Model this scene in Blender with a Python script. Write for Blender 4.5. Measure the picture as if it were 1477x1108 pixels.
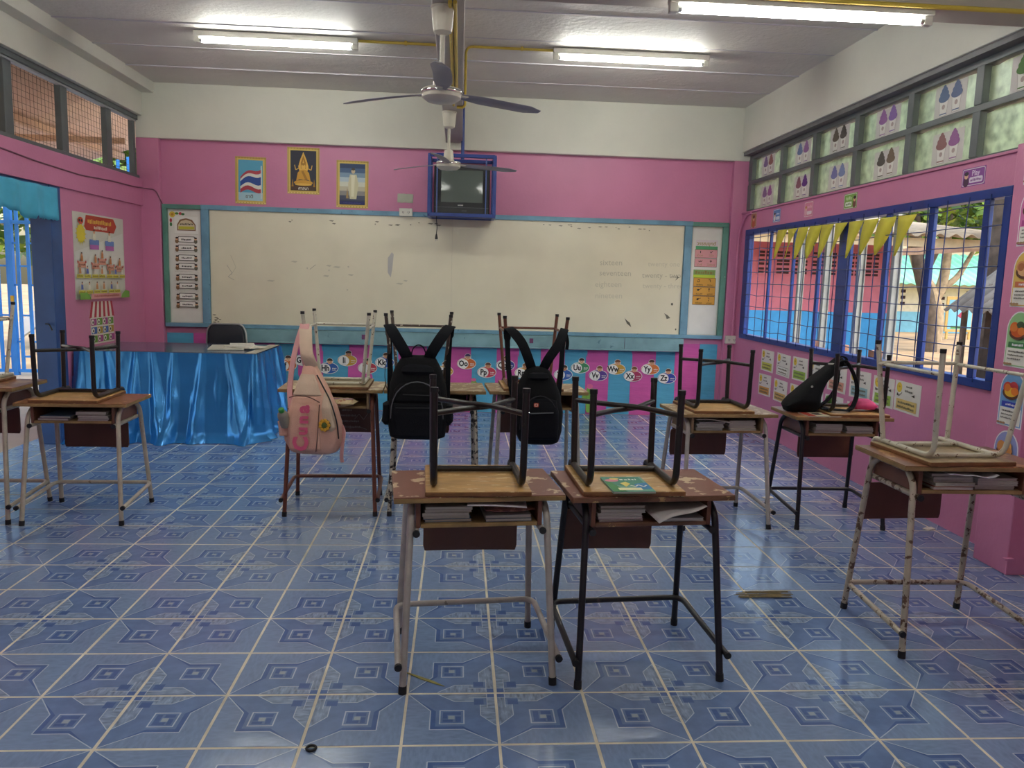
import bpy, bmesh, math, random
from mathutils import Vector, Matrix
from math import sin, cos, pi, radians as RAD
random.seed(7)
for o in list(bpy.data.objects): bpy.data.objects.remove(o, do_unlink=True)
SC = bpy.context.scene
COL = SC.collection
# ------------------------------------------------------------------ camera
CAMP = Vector((-0.1517, -2.5641, 1.4297))
FPX, PITCH, YAW, ROLL = 1130.31, 0.1320, 0.06994, 0.02823
_fw = Vector((sin(YAW)*cos(PITCH), cos(YAW)*cos(PITCH), -sin(PITCH)))
_r0 = Vector((cos(YAW), -sin(YAW), 0)); _u0 = _r0.cross(_fw)
_rt = cos(ROLL)*_r0 + sin(ROLL)*_u0
_up = -sin(ROLL)*_r0 + cos(ROLL)*_u0
cd = bpy.data.cameras.new('camera'); cam = bpy.data.objects.new('camera', cd); COL.objects.link(cam)
cam.matrix_world = Matrix(((_rt.x,_up.x,-_fw.x,CAMP.x),(_rt.y,_up.y,-_fw.y,CAMP.y),(_rt.z,_up.z,-_fw.z,CAMP.z),(0,0,0,1)))
cd.sensor_width = 36; cd.sensor_fit = 'HORIZONTAL'; cd.lens = FPX/1477*36; cd.clip_start = 0.05; cd.clip_end = 500
SC.camera = cam
# ------------------------------------------------------------------ world, sun, exposure
SC.view_settings.view_transform = 'Standard'; SC.view_settings.look = 'None'
SC.view_settings.gamma = 1; SC.view_settings.use_curve_mapping = False
SC.view_settings.exposure = EXPO if 'EXPO' in globals() else 1.36
W = bpy.data.worlds.new('sky'); SC.world = W; W.use_nodes = True
nt = W.node_tree; bg = nt.nodes['Background']
sky = nt.nodes.new('ShaderNodeTexSky'); sky.sky_type = 'NISHITA'; sky.sun_disc = False
sky.sun_elevation = RAD(58); sky.sun_rotation = RAD(120); sky.air_density = 1.6; sky.dust_density = 4.0; sky.ozone_density = 1.0
nt.links.new(sky.outputs[0], bg.inputs[0]); bg.inputs[1].default_value = 0.21
sd = bpy.data.lights.new('sun', 'SUN'); sd.energy = 0.5; sd.angle = RAD(3); sd.color = (1, .95, .86)
so = bpy.data.objects.new('sun', sd); COL.objects.link(so); so.rotation_euler = Vector((.42, .38, -.82)).to_track_quat('-Z', 'Y').to_euler(); so.location = (0, 0, 20)
# ------------------------------------------------------------------ materials
def lin(c):
    if isinstance(c, str):
        c = c.lstrip('#'); c = [int(c[i:i+2], 16)/255 for i in (0, 2, 4)]
    return tuple((v/12.92 if v <= .04045 else ((v+.055)/1.055)**2.4) for v in c) + (1,)
MATS = {}
def M(name, c, rough=.5, metal=0, var=.08, scale=6, bump=0, bscale=120, spec=.5, c2=None, thr=None, sub=None, coat=0, trans=0, emit=0, stretch=None):
    if name in MATS: return MATS[name]
    m = bpy.data.materials.new(name); MATS[name] = m; m.use_nodes = True
    t = m.node_tree; b = t.nodes['Principled BSDF']; L = t.links.new
    b.inputs['Roughness'].default_value = rough; b.inputs['Metallic'].default_value = metal
    b.inputs['Specular IOR Level'].default_value = spec
    b.inputs['Coat Weight'].default_value = coat
    col = lin(c)
    if trans: b.inputs['Transmission Weight'].default_value = trans
    if emit:
        b.inputs['Emission Color'].default_value = col; b.inputs['Emission Strength'].default_value = emit
    b.inputs['Base Color'].default_value = col
    if var or c2 or bump:
        tc = t.nodes.new('ShaderNodeTexCoord'); vec = tc.outputs['Object']
        if stretch:
            mp = t.nodes.new('ShaderNodeMapping'); mp.inputs['Scale'].default_value = stretch; L(vec, mp.inputs[0]); vec = mp.outputs[0]
    if var or c2:
        n = t.nodes.new('ShaderNodeTexNoise'); n.inputs['Scale'].default_value = scale; n.inputs['Detail'].default_value = 6; L(vec, n.inputs['Vector'])
        r = t.nodes.new('ShaderNodeValToRGB'); L(n.outputs['Fac'], r.inputs[0]); e = r.color_ramp.elements
        k1, k2 = 1-var*1.6, 1+var
        e[0].position = .3; e[1].position = .7
        e[0].color = tuple(min(1, v*k1) for v in col[:3])+(1,); e[1].color = tuple(min(1, v*k2) for v in col[:3])+(1,)
        out = r.outputs[0]
        if c2:
            n2 = t.nodes.new('ShaderNodeTexNoise'); n2.inputs['Scale'].default_value = sub or scale*2; n2.inputs['Detail'].default_value = 5; n2.inputs['Roughness'].default_value = .6; L(vec, n2.inputs['Vector'])
            oi = t.nodes.new('ShaderNodeObjectInfo'); L(oi.outputs['Random'], n2.inputs['W']) if 'W' in n2.inputs and n2.inputs['W'].enabled else None
            r2 = t.nodes.new('ShaderNodeValToRGB'); L(n2.outputs['Fac'], r2.inputs[0]); e2 = r2.color_ramp.elements
            th = thr or .6
            e2[0].position = th; e2[0].color = (0, 0, 0, 1); e2[1].position = th+.02; e2[1].color = (1, 1, 1, 1)
            mx = t.nodes.new('ShaderNodeMix'); mx.data_type = 'RGBA'; L(r2.outputs[0], mx.inputs[0]); L(out, mx.inputs[6]); mx.inputs[7].default_value = lin(c2); out = mx.outputs[2]
        L(out, b.inputs['Base Color'])
    if bump:
        nb = t.nodes.new('ShaderNodeTexNoise'); nb.inputs['Scale'].default_value = bscale; nb.inputs['Detail'].default_value = 4; L(vec, nb.inputs['Vector'])
        bp = t.nodes.new('ShaderNodeBump'); bp.inputs['Strength'].default_value = bump; bp.inputs['Distance'].default_value = .01; L(nb.outputs['Fac'], bp.inputs['Height']); L(bp.outputs[0], b.inputs['Normal'])
    return m
def P(c, rough=.6): return M('print_'+c.strip('#'), c, rough, var=0)
# ------------------------------------------------------------------ mesh helpers
class MB:
    def __init__(s): s.v = []; s.f = []; s.m = []; s.mats = []
    def mi(s, mat):
        if mat is None: return 0
        if mat not in s.mats: s.mats.append(mat)
        return s.mats.index(mat)
    def add(s, vs, fs, mat=None):
        k = len(s.v); s.v += [tuple(p) for p in vs]; i = s.mi(mat)
        for f in fs: s.f.append(tuple(k+a for a in f)); s.m.append(i)
        return s
    def box(s, x0, x1, y0, y1, z0, z1, mat=None):
        vs = [(x, y, z) for x in (x0, x1) for y in (y0, y1) for z in (z0, z1)]
        return s.add(vs, [(0,1,3,2),(4,6,7,5),(0,4,5,1),(2,3,7,6),(0,2,6,4),(1,5,7,3)], mat)
    def tube(s, pts, r, n=10, mat=None, closed=False, cap=True):
        pts = [Vector(p) for p in pts]; N = len(pts); rr = r if isinstance(r, (list, tuple)) else [r]*N
        vs = []; fs = []; nrm = None
        for i, p in enumerate(pts):
            if closed: t = pts[(i+1) % N]-pts[i-1]
            else: t = (pts[min(i+1, N-1)]-pts[max(i-1, 0)])
            t.normalize()
            if nrm is None:
                a = Vector((0, 0, 1)) if abs(t.z) < .9 else Vector((1, 0, 0)); nrm = t.cross(a).normalized()
            else: nrm = (nrm-t*nrm.dot(t)).normalized()
            b = t.cross(nrm)
            vs += [p+rr[i]*(cos(2*pi*k/n)*nrm+sin(2*pi*k/n)*b) for k in range(n)]
        for i in range(N if closed else N-1):
            for k in range(n):
                a = i*n+k; b2 = i*n+(k+1) % n; j = ((i+1) % N)*n
                fs.append((a, b2, j+(k+1) % n, j+k))
        if cap and not closed: fs += [tuple(range(n))[::-1], tuple((N-1)*n+k for k in range(n))]
        return s.add(vs, fs, mat)
    def lathe(s, prof, n=24, c=(0, 0, 0), mat=None):
        vs = [(c[0]+r*cos(2*pi*k/n), c[1]+r*sin(2*pi*k/n), c[2]+z) for r, z in prof for k in range(n)]
        fs = [(i*n+k, i*n+(k+1) % n, (i+1)*n+(k+1) % n, (i+1)*n+k) for i in range(len(prof)-1) for k in range(n)]
        fs += [tuple(range(n))[::-1], tuple((len(prof)-1)*n+k for k in range(n))]
        return s.add(vs, fs, mat)
    def loft(s, rings, mat=None, cap=True, closed=True):
        n = len(rings[0]); vs = [p for r in rings for p in r]; fs = []
        for i in range(len(rings)-1):
            for k in range(n if closed else n-1):
                fs.append((i*n+k, i*n+(k+1) % n, (i+1)*n+(k+1) % n, (i+1)*n+k))
        if cap and closed: fs += [tuple(range(n))[::-1], tuple((len(rings)-1)*n+k for k in range(n))]
        return s.add(vs, fs, mat)
    def prism(s, poly, axis, a, b, mat=None):
        # polygon in the two other axes, extruded along axis from a to b
        def mk(p, t): return (t, p[0], p[1]) if axis == 'x' else ((p[0], t, p[1]) if axis == 'y' else (p[0], p[1], t))
        n = len(poly); vs = [mk(p, a) for p in poly]+[mk(p, b) for p in poly]
        fs = [tuple(range(n)), tuple(range(2*n-1, n-1, -1))]+[(i, n+i, n+(i+1) % n, (i+1) % n) for i in range(n)]
        return s.add(vs, fs, mat)
    def mesh(s, name, mat=None, smooth=False, bevel=0, seg=2, fixn=True):
        me = bpy.data.meshes.new(name); me.from_pydata(s.v, [], s.f)
        ms = s.mats or ([mat] if mat else [])
        for m in ms: me.materials.append(m)
        if s.mats: me.polygons.foreach_set('material_index', s.m)
        if bevel or fixn:
            bm = bmesh.new(); bm.from_mesh(me)
            if fixn: bmesh.ops.recalc_face_normals(bm, faces=bm.faces)
            if bevel:
                es = [e for e in bm.edges if len(e.link_faces) == 2 and e.calc_face_angle(0) > .6]
                bmesh.ops.bevel(bm, geom=es, offset=bevel, segments=seg, profile=.5, affect='EDGES', clamp_overlap=True)
            bm.to_mesh(me); bm.free()
        if smooth:
            me.polygons.foreach_set('use_smooth', [True]*len(me.polygons)); me.set_sharp_from_angle(angle=RAD(smooth if smooth is not True else 40))
        me.update(); return me
    def build(s, name, mat=None, parent=None, smooth=False, bevel=0, seg=2, loc=None, rot=None, fixn=True):
        o = bpy.data.objects.new(name, s.mesh(name, mat, smooth, bevel, seg, fixn)); COL.objects.link(o)
        if parent: o.parent = parent
        if loc: o.location = loc
        if rot: o.rotation_euler = rot
        return o
def tag(o, label=None, cat=None, group=None, kind=None):
    if label: o['label'] = label
    if cat: o['category'] = cat
    if group: o['group'] = group
    if kind: o['kind'] = kind
    return o
def empty(name, loc=(0, 0, 0), rz=0, label=None, cat=None, group=None):
    o = bpy.data.objects.new(name, None); COL.objects.link(o); o.location = loc; o.rotation_euler = (0, 0, rz); o.empty_display_size = .05
    return tag(o, label, cat, group)
def inst(name, mesh, parent=None, loc=(0, 0, 0), rot=(0, 0, 0), scale=None):
    o = bpy.data.objects.new(name, mesh); COL.objects.link(o); o.parent = parent; o.location = loc; o.rotation_euler = rot
    if scale: o.scale = scale
    return o
def fillet(pts, r, n=5):
    pts = [Vector(p) for p in pts]; out = [pts[0]]
    for a, b, c in zip(pts, pts[1:], pts[2:]):
        u = (a-b); v = (c-b); d = min(r, u.length*.49, v.length*.49); p = b+u.normalized()*d; q = b+v.normalized()*d
        for i in range(n+1):
            t = i/n; out.append((1-t)**2*p+2*t*(1-t)*b+t*t*q)
    out.append(pts[-1]); return out
def catmull(pts, n=6):
    pts = [Vector(p) for p in pts]; P_ = [2*pts[0]-pts[1]]+pts+[2*pts[-1]-pts[-2]]; out = []
    for i in range(1, len(P_)-2):
        a, b, c, d = P_[i-1:i+3]
        for k in range(n):
            t = k/n; out.append(.5*((2*b)+(c-a)*t+(2*a-5*b+4*c-d)*t*t+(3*b-a-3*c+d)*t**3))
    out.append(pts[-1]); return out
def ribbon(mb, path, width_dir, w, th, mat=None):
    # flat strap along path; width_dir constant or list
    path = [Vector(p) for p in path]; rings = []
    for i, p in enumerate(path):
        t = (path[min(i+1, len(path)-1)]-path[max(i-1, 0)]).normalized()
        wd = Vector(width_dir[i] if isinstance(width_dir, list) else width_dir); wd = (wd-t*wd.dot(t)).normalized(); nn = t.cross(wd)
        ww = w[min(len(w)-1, int(i/max(1, len(path)-1)*(len(w)-1)+.5))] if isinstance(w, list) else w
        rings.append([p+wd*a*ww/2+nn*b*th/2 for a, b in ((-1, -.6), (-.9, -1), (.9, -1), (1, -.6), (1, .6), (.9, 1), (-.9, 1), (-1, .6))])
    return mb.loft(rings, mat)
# ------------------------------------------------------------------ flat print
_txt = {}
def text_geo(text, size, bold=0):
    k = (text, bold)
    if k not in _txt:
        cu = bpy.data.curves.new('t', 'FONT'); cu.body = text; cu.size = 1; cu.offset = bold; cu.resolution_u = 2; cu.align_x = 'CENTER'; cu.align_y = 'CENTER'
        ob = bpy.data.objects.new('t', cu); COL.objects.link(ob)
        dg = bpy.context.evaluated_depsgraph_get(); me = bpy.data.meshes.new_from_object(ob.evaluated_get(dg))
        vs = [tuple(v.co) for v in me.vertices]; fs = [tuple(p.vertices) for p in me.polygons]
        bpy.data.objects.remove(ob); bpy.data.curves.remove(cu); bpy.data.meshes.remove(me); _txt[k] = (vs, fs)
    vs, fs = _txt[k]
    return [(x*size, y*size) for x, y, z in vs], fs
def shapes(mb, items, z0=.0004, dz=.00012):
    """flat coloured shapes in the (u, v) plane of a sheet, stacked as layers of ink"""
    z = z0
    for it in items:
        k = it[0]; z += dz
        if k == 'r': _, x, y, w, h, c = it; pts = [(x, y), (x+w, y), (x+w, y+h), (x, y+h)]; fs = [(0, 1, 2, 3)]
        elif k == 'rr':
            _, x, y, w, h, rad, c = it; pts = []
            for cx, cy, a0 in ((x+w-rad, y+h-rad, 0), (x+rad, y+h-rad, 90), (x+rad, y+rad, 180), (x+w-rad, y+rad, 270)):
                pts += [(cx+rad*cos(RAD(a0+a)), cy+rad*sin(RAD(a0+a))) for a in (0, 30, 60, 90)]
            fs = [tuple(range(len(pts)))]
        elif k == 'c': _, x, y, rx, ry, c = it; pts = [(x+rx*cos(2*pi*i/20), y+ry*sin(2*pi*i/20)) for i in range(20)]; fs = [tuple(range(20))]
        elif k == 'p': _, pts, c = it; fs = [tuple(range(len(pts)))]
        elif k == 'l':
            _, pl, w, c = it
            for a, b in zip(pl, pl[1:]):
                d = Vector((b[0]-a[0], b[1]-a[1])); l = d.length or 1; n = (-d.y/l*w/2, d.x/l*w/2)
                mb.add([(a[0]+n[0], a[1]+n[1], z), (a[0]-n[0], a[1]-n[1], z), (b[0]-n[0], b[1]-n[1], z), (b[0]+n[0], b[1]+n[1], z)], [(0, 1, 2, 3)], P(c))
            continue
        elif k == 't':
            _, x, y, s, txt, c = it[:6]; bold = it[6] if len(it) > 6 else 0; ang = it[7] if len(it) > 7 else 0; sx = it[8] if len(it) > 8 else 1
            g, fs = text_geo(txt, s, bold); ca, sa = cos(ang), sin(ang); pts = [(x+sx*a*ca-b*sa, y+sx*a*sa+b*ca) for a, b in g]
        mb.add([(a, b, z) for a, b in pts], fs, P(c))
    return mb
def basis(loc, right, up):
    r = Vector(right).normalized(); u = Vector(up); u = (u-r*u.dot(r)).normalized(); n = r.cross(u)
    return Matrix(((r.x, u.x, n.x, loc[0]), (r.y, u.y, n.y, loc[1]), (r.z, u.z, n.z, loc[2]), (0, 0, 0, 1)))
BACK = ((1, 0, 0), (0, 0, 1)); RIGHT = ((0, -1, 0), (0, 0, 1)); LEFT = ((0, 1, 0), (0, 0, 1))
def sheet(name, label, cat, loc, frame, w, h, paper, items, group=None, th=.0012, roll=0, outline=None, pname='print'):
    """paper sheet lying against a wall: loc is its lower left corner; items are printed on it"""
    mb = MB(); ol = outline or [(0, 0), (w, 0), (w, h), (0, h)]
    mb.prism(ol, 'z', -th, .0003)
    o = mb.build(name, M('paper_'+paper, paper, .6, var=.03, scale=9)); 
    o.matrix_world = basis(loc, *frame) @ Matrix.Rotation(roll, 4, 'Z')
    tag(o, label, cat, group)
    if items:
        pm = shapes(MB(), items).build(pname, parent=o, fixn=False)
    return o
# ================================================================== structure
PINK = M('pink_wall_paint', '#cd80a5', .45, var=.05, scale=1.6, bump=.15, bscale=35)
WHITE = M('white_wall_paint', '#dddccf', .6, var=.06, scale=1.3, bump=.15, bscale=25)
CEILM = M('ceiling_paint', '#dad6cd', .6, var=.04, scale=2, bump=.5, bscale=28)
BEAMM = M('beam_paint', '#b9b1a8', .45, var=.05, scale=2, bump=.2, bscale=30)
GROUT = M('grout', '#d8d2bf', .8, var=.15, scale=9)
GREYF = M('grey_window_paint', '#62696b', .45, var=.1, scale=5)
BLUEF = M('blue_frame_paint', '#183a88', .35, var=.12, scale=6)
NAVY = M('dark_blue_frame_paint', '#2d528c', .4, var=.12, scale=5)
XL, XR, YB, YC, ZC, YR = -3.366, 2.83, 5.80, 5.73, 3.27, -3.4
T = .305
# ---- floor: grout bed and single tiles
fl = MB().box(XL-.16, XR+.16, YR, YB, -.12, -.0012).build('floor', GROUT); tag(fl, kind='structure')
GL = .16
TB = M('tile_base_blue', '#7d94b9', .13, var=.1, scale=26, bump=.05, bscale=60, stretch=(1, 3, 1))
TM = M('tile_mid_blue', '#6c85b2', .13, var=.13, scale=14, bump=.05, bscale=60)
TD = M('tile_dark_blue', '#506a9e', .13, var=.1, scale=20)
TLn = M('tile_pale_line', '#b8c7da', .2, var=.05)
TA = M('tile_marbled', '#8a9fbe', .13, var=.3, scale=22, stretch=(1, 4, 1))
TC = M('tile_pale_centre', '#9dadbc', .2, var=.05)
s = .2968
def tile_mesh():
    mb = MB(); h = s/2; b = .0016
    mb.add([(x, y, z) for z, k in ((-.008, h), (-b, h), (0, h-b)) for x, y in ((-k, -k), (k, -k), (k, k), (-k, k))],
           [(i*4+k, i*4+(k+1) % 4, i*4+4+(k+1) % 4, i*4+4+k) for i in (0, 1) for k in range(4)]+[(8, 9, 10, 11)], TB)
    z = [0.00008]
    def poly(pts, m):
        z[0] += .00004
        mb.add([((u-.5)*s, (v-.5)*s, z[0]) for u, v in pts], [tuple(range(len(pts)))], m)
    def line(pl, m, w=.013):
        z[0] += .00003
        for a, c in zip(pl, pl[1:]):
            d = Vector((c[0]-a[0], c[1]-a[1])); l = d.length; nx, ny = -d.y/l*w/2, d.x/l*w/2
            mb.add([((p[0]-.5+sg*nx)*s, (p[1]-.5+sg*ny)*s, z[0]) for p, sg in ((a, -1), (c, -1), (c, 1), (a, 1))], [(0, 1, 2, 3)], m)
    e = .006
    poly([(e, e), (1-e, e), (.73, .36), (.73, .73), (.36, .73), (e, 1-e)], TM)
    poly([(1-e, .015), (.73, .36), (.73, .73), (.36, .73), (.015, 1-e), (.37, .67), (.67, .67), (.67, .37)], TD)
    poly([(.24, e), (.24, .17), (.46, .17), (.66, e)], TA); poly([(e, .24), (e, .66), (.17, .46), (.17, .24)], TA)
    poly([(e, .09), (.09, .09), (.09, .24), (e, .24)], TA); poly([(.09, e), (.24, e), (.24, .09), (.09, .09)], TA)
    poly([(e, e), (.09, e), (.09, .09), (e, .09)], TD); poly([(.13, .12), (.24, .12), (.24, .24), (.13, .24)], TD)
    line([(.24, .17), (.46, .17), (.66, e)], TLn, .01); line([(.17, .24), (.17, .46), (e, .66)], TLn, .01)
    line([(.09, e), (.09, .3)], TLn, .008); line([(e, .09), (.3, .09)], TLn, .008)
    line([(1-e, .01), (.73, .36), (.73, .73), (.36, .73), (.01, 1-e)], TLn, .012)
    poly([(.35, .35), (.63, .35), (.63, .63), (.35, .63)], TLn); poly([(.365, .365), (.615, .365), (.615, .615), (.365, .615)], TM)
    poly([(.39, .39), (.59, .39), (.59, .45), (.39, .45)], TD); poly([(.39, .48), (.45, .48), (.45, .59), (.39, .59)], TD); poly([(.48, .54), (.59, .54), (.59, .59), (.48, .59)], TD); poly([(.54, .45), (.59, .45), (.59, .52), (.54, .52)], TD)
    poly([(.46, .465), (.53, .465), (.53, .535), (.46, .535)], TC)
    return mb
TMB = tile_mesh(); TME = TMB.mesh('floor_tile', fixn=False)
cells = []
for i in range(-12, 10):
    for j in range(-11, 19):
        x0, y0 = i*T, j*T
        if x0+T < XL-.1 or x0 > XR+.02: continue
        c = Vector((x0+T/2, y0+T/2, 0)); d = c-CAMP; zz = d.dot(_fw)
        vis = False
        if zz > .5:
            u = FPX*d.dot(_rt)/zz; v = -FPX*d.dot(_up)/zz; mg = FPX*.2/zz
            vis = abs(u) < 738+mg and abs(v) < 554+mg
        cells.append((0 if vis else 1, d.length, i, j))
cells.sort()
rest = MB(); rest.mats = list(TMB.mats)
for n, (nv, dist, i, j) in enumerate(cells):
    k = {(0, 0): 0, (1, 0): 1, (1, 1): 2, (0, 1): 3}[(i % 2, j % 2)]; cx, cy = (i+.5)*T, (j+.5)*T
    jx, jy = random.uniform(-.0008, .0008), random.uniform(-.0008, .0008); tx, ty = random.uniform(-.0012, .0012), random.uniform(-.0012, .0012)
    if n < 300 and nv == 0:
        inst('tile', TME, fl, (cx+jx, cy+jy, -.0004), (tx, ty, k*pi/2))
    else:
        off = len(rest.v); ca, sa = [(1, 0), (0, 1), (-1, 0), (0, -1)][k]
        rest.v += [(cx+jx+x*ca-y*sa, cy+jy+x*sa+y*ca, z-.0004) for x, y, z in TMB.v]
        rest.f += [tuple(off+a for a in f) for f in TMB.f]; rest.m += TMB.m
ro = rest.build('tiles', parent=fl, fixn=False); tag(ro, kind='stuff')
# ---- back wall, columns, beam
wb = MB().box(-3.40, XR+.07, YB, YB+.15, -.1, 2.76).build('wall_back', PINK); tag(wb, kind='structure')
MB().box(-3.40, XR+.07, YC, YB+.15, 2.735, 3.45).build('beam', WHITE, wb, bevel=.006)
MB().box(-3.40, -3.18, YC, YB, 0, 2.7345).build('column', PINK, wb, bevel=.006)
MB().box(2.708, XR+.07, YC, YB, 0, 2.7345).build('column', PINK, wb, bevel=.006)
# ---- left wall with doorway and transom opening
DY0, DY1 = 2.55, 4.03
wl = MB().box(XL-.16, XL, DY1, YC+.03, 0, 2.066).build('wall_left', PINK); tag(wl, kind='structure')
MB().box(XL-.16, XL, YR, DY0, 0, 2.066).build('wall_section', PINK, wl)
MB().box(XL-.16, -3.343, YR, YC, 2.065, 2.33).build('lintel', PINK, wl, bevel=.004)
MB().box(XL-.16, -3.327, YR, YC, 2.945, 3.4).build('beam', WHITE, wl, bevel=.004)
MB().box(-3.4, -3.205, YR, YC, 3.167, 3.4).build('cornice', WHITE, wl, bevel=.004)
wire = fillet([(-3.338, 1.2, 2.30), (-3.338, 2.8, 2.26), (-3.338, 3.7, 2.215), (-3.338, 4.4, 2.2), (-3.338, 5.0, 2.225), (-3.335, 5.5, 2.23), (-3.30, 5.722, 2.235), (-3.22, 5.722, 2.23), (-3.172, 5.722, 2.13), (-3.165, 5.77, 2.08)], .08, 4)
tag(MB().tube(wire, .006, 6).build('cable', M('pink_cable', '#7d4a5e', .5)), 'thin painted cable sagging along the pink lintel above the doorway', 'cable')
# transom window on the left (grey frame, fine wire mesh)
wn = empty('window_2', (-3.43, 0, 0)); tag(wn, kind='structure')
ys = [5.70, 5.14, 4.31, 3.50, 2.69, 1.88, 1.07, .26, -.55, -1.36, -2.17, -3.0]
for z0, z1 in ((2.33, 2.365), (2.90, 2.945)): MB().box(-.04, .06, YR, YC, z0, z1).build('rail', GREYF, wn, bevel=.004)
MB().box(.0, .045, YR, YC, 2.885, 2.9).build('rail_lip', M('grey_lip', '#a4a8ac', .4), wn)
for y in ys: MB().box(-.02, .03, y-(.055 if y < 5.6 else .02), y+(.055 if y < 5.6 else .03), 2.365, 2.9).build('mullion', GREYF, wn, bevel=.004)
mesh = MB()
yy = 0.3
while yy < 5.66: mesh.tube([(-.02, yy, 2.36), (-.02, yy, 2.9)], .0016, 4); yy += .056
for k in range(1, 12): mesh.tube([(-.02, .3, 2.36+k*.047), (-.02, 5.66, 2.36+k*.047)], .0016, 4)
tag(mesh.build('wire_mesh', M('mesh_wire', '#5a4a40', .6), wn), kind='stuff')
# door frame
dr = empty('door_1', (XL, 0, 0)); tag(dr, kind='structure')
MB().box(-.15, .012, DY1-.11, DY1+.055, 0, 2.064).build('jamb', NAVY, dr, bevel=.006)
MB().box(-.15, .012, DY0-.05, DY0+.09, 0, 2.064).build('jamb', NAVY, dr, bevel=.006)
MB().box(-.12, .004, DY0+.09, DY1-.11, 2.0, 2.064).build('head', NAVY, dr, bevel=.004)
MB().tube(fillet([(-.06, DY1-.125, .98), (-.02, DY1-.15, .98), (.0, DY1-.15, .93)], .02), .006, 6).build('latch', M('steel_dark', '#3c3f44', .4, metal=.8), dr)
# ---- right wall with window opening and transom opening
WY0, WY1, WZ0, WZ1 = 1.57, 5.56, .89, 2.012
wr = MB().box(XR, XR+.07, YR, YC+.03, 0, WZ0).build('wall_right', PINK); tag(wr, kind='structure')
MB().box(XR, XR+.07, WY1, YC+.03, WZ0, WZ1).build('wall_section', PINK, wr)
MB().box(XR, XR+.07, YR, WY0, WZ0, WZ1).build('wall_section', PINK, wr)
MB().box(XR, XR+.07, YR, YC+.03, WZ1, 2.19).build('lintel', PINK, wr)
MB().box(XR-.014, XR+.12, YR, YC, 2.187, 2.203).build('ledge', PINK, wr, bevel=.003)
MB().box(2.78, XR+.2, YR, YC, 2.82, 3.4).build('beam', WHITE, wr, bevel=.006)
MB().box(2.80, XR+.07, YR, YC, 2.786, 2.8195).build('soffit', M('soffit_grey', '#6f6e70', .5), wr)
MB().box(2.668, XR, 1.11, 1.37, 0, 2.186).build('column', PINK, wr, bevel=.005)
MB().box(2.64, 2.69, 1.09, 1.112, .085, .095).build('ledge', PINK, wr)
# transom on the right (grey bars, frosted panes)
wt = empty('window_3', (2.90, 0, 0)); tag(wt, kind='structure')
my = [5.68, 4.882, 4.195, 3.468, 2.742, 2.03, 1.32, .61, -.10, -.81, -1.52, -2.23, -2.94]
for z0, z1 in ((2.2035, 2.225), (2.487, 2.527), (2.745, 2.7855)): MB().box(-.03, .05, YR, YC, z0, z1).build('rail', GREYF, wt, bevel=.003)
FROST = M('frosted_pane', '#d9e8c4', .34, var=.3, scale=16, trans=.85, spec=.35)
for i, y in enumerate(my):
    w = .035 if i else .05
    for z0, z1 in ((2.225, 2.487), (2.527, 2.745)): MB().box(-.035, .05, y-w, y+w, z0, z1).build('mullion', GREYF, wt, bevel=.003)
for a, b in zip(my, my[1:]):
    for z0, z1 in ((2.225, 2.487), (2.527, 2.745)):
        p = MB(); n = 10; top = [(a-.03-(a-b-.06)*k/n, z1-random.uniform(.002, .016)) for k in range(n+1)]
        p.prism([(a-.03, z0)]+top+[(b+.03, z0)], 'x', .008, .014); p.build('pane', FROST, wt)
# blue barred window
wd = empty('window_1', (XR, 0, 0)); tag(wd, kind='structure')
MB().box(-.02, .06, WY0, WY1, WZ1-.055, WZ1).build('rail', BLUEF, wd, bevel=.004)
MB().box(-.02, .06, WY0, WY1, WZ0, WZ0+.05).build('rail', BLUEF, wd, bevel=.004)
MB().box(-.02, .03, WY1-.13, WY1, WZ0+.05, WZ1-.055).build('stile', BLUEF, wd, bevel=.004)
MB().box(-.02, .06, WY0, WY0+.06, WZ0+.05, WZ1-.055).build('stile', BLUEF, wd, bevel=.004)
for y, w in ((4.90, .026), (4.36, .03), (3.85, .04), (3.41, .19), (2.816, .055), (2.304, .06), (1.78, .055)):
    MB().box(-.012, .014, y-w/2, y+w/2, WZ0+.05, WZ1-.055).build('mullion', BLUEF, wd, bevel=.004)
ALU = M('pale_sash_paint', '#aab0ac', .35, var=.12, scale=8)
for y in (4.43, 3.92, 3.36, 2.87):
    m = MB(); m.box(.08, .12, y-.02, y+.02, WZ0+.04, WZ1-.05); m.box(.12, .128, y-.035, y+.025, WZ0+.04, WZ1-.05); m.build('sash_stile', ALU, wd, bevel=.004)
for y in (3.95, 3.5, 3.0): MB().box(.05, .12, y-.04, y+.04, WZ0+.05, WZ0+.1).build('wood_block', M('raw_wood', '#b98a6a', .7), wd, bevel=.004)
g = MB(); WIRE = M('blue_wire', '#27376b', .4)
zz = WZ0+.11
while zz < WZ1-.05:
    pts = [(-.026+random.uniform(-.002, .002), WY0+.05+(WY1-WY0-.1)*k/20, zz+random.uniform(-.008, .008)) for k in range(21)]; g.tube(pts, .0034, 5); zz += .115
yy = WY0+.16
while yy < WY1-.06:
    pts = [(-.022, yy+random.uniform(-.008, .008), WZ0+.03+(WZ1-WZ0-.06)*k/8) for k in range(9)]; g.tube(pts, .0034, 5); yy += .2
tag(g.build('wire_grid', WIRE, wd, smooth=True), kind='stuff')
MB().box(2.88, XR+.07, WY0, WY1, WZ0-.0005, WZ0+.012).build('sill', M('sill', '#8d98a8', .5), wr)
# ---- rear wall behind the camera
wq = MB().box(XL-.2, XR+.2, YR-.15, YR, 0, 3.4).build('wall_rear', WHITE); tag(wq, kind='structure')
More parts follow.
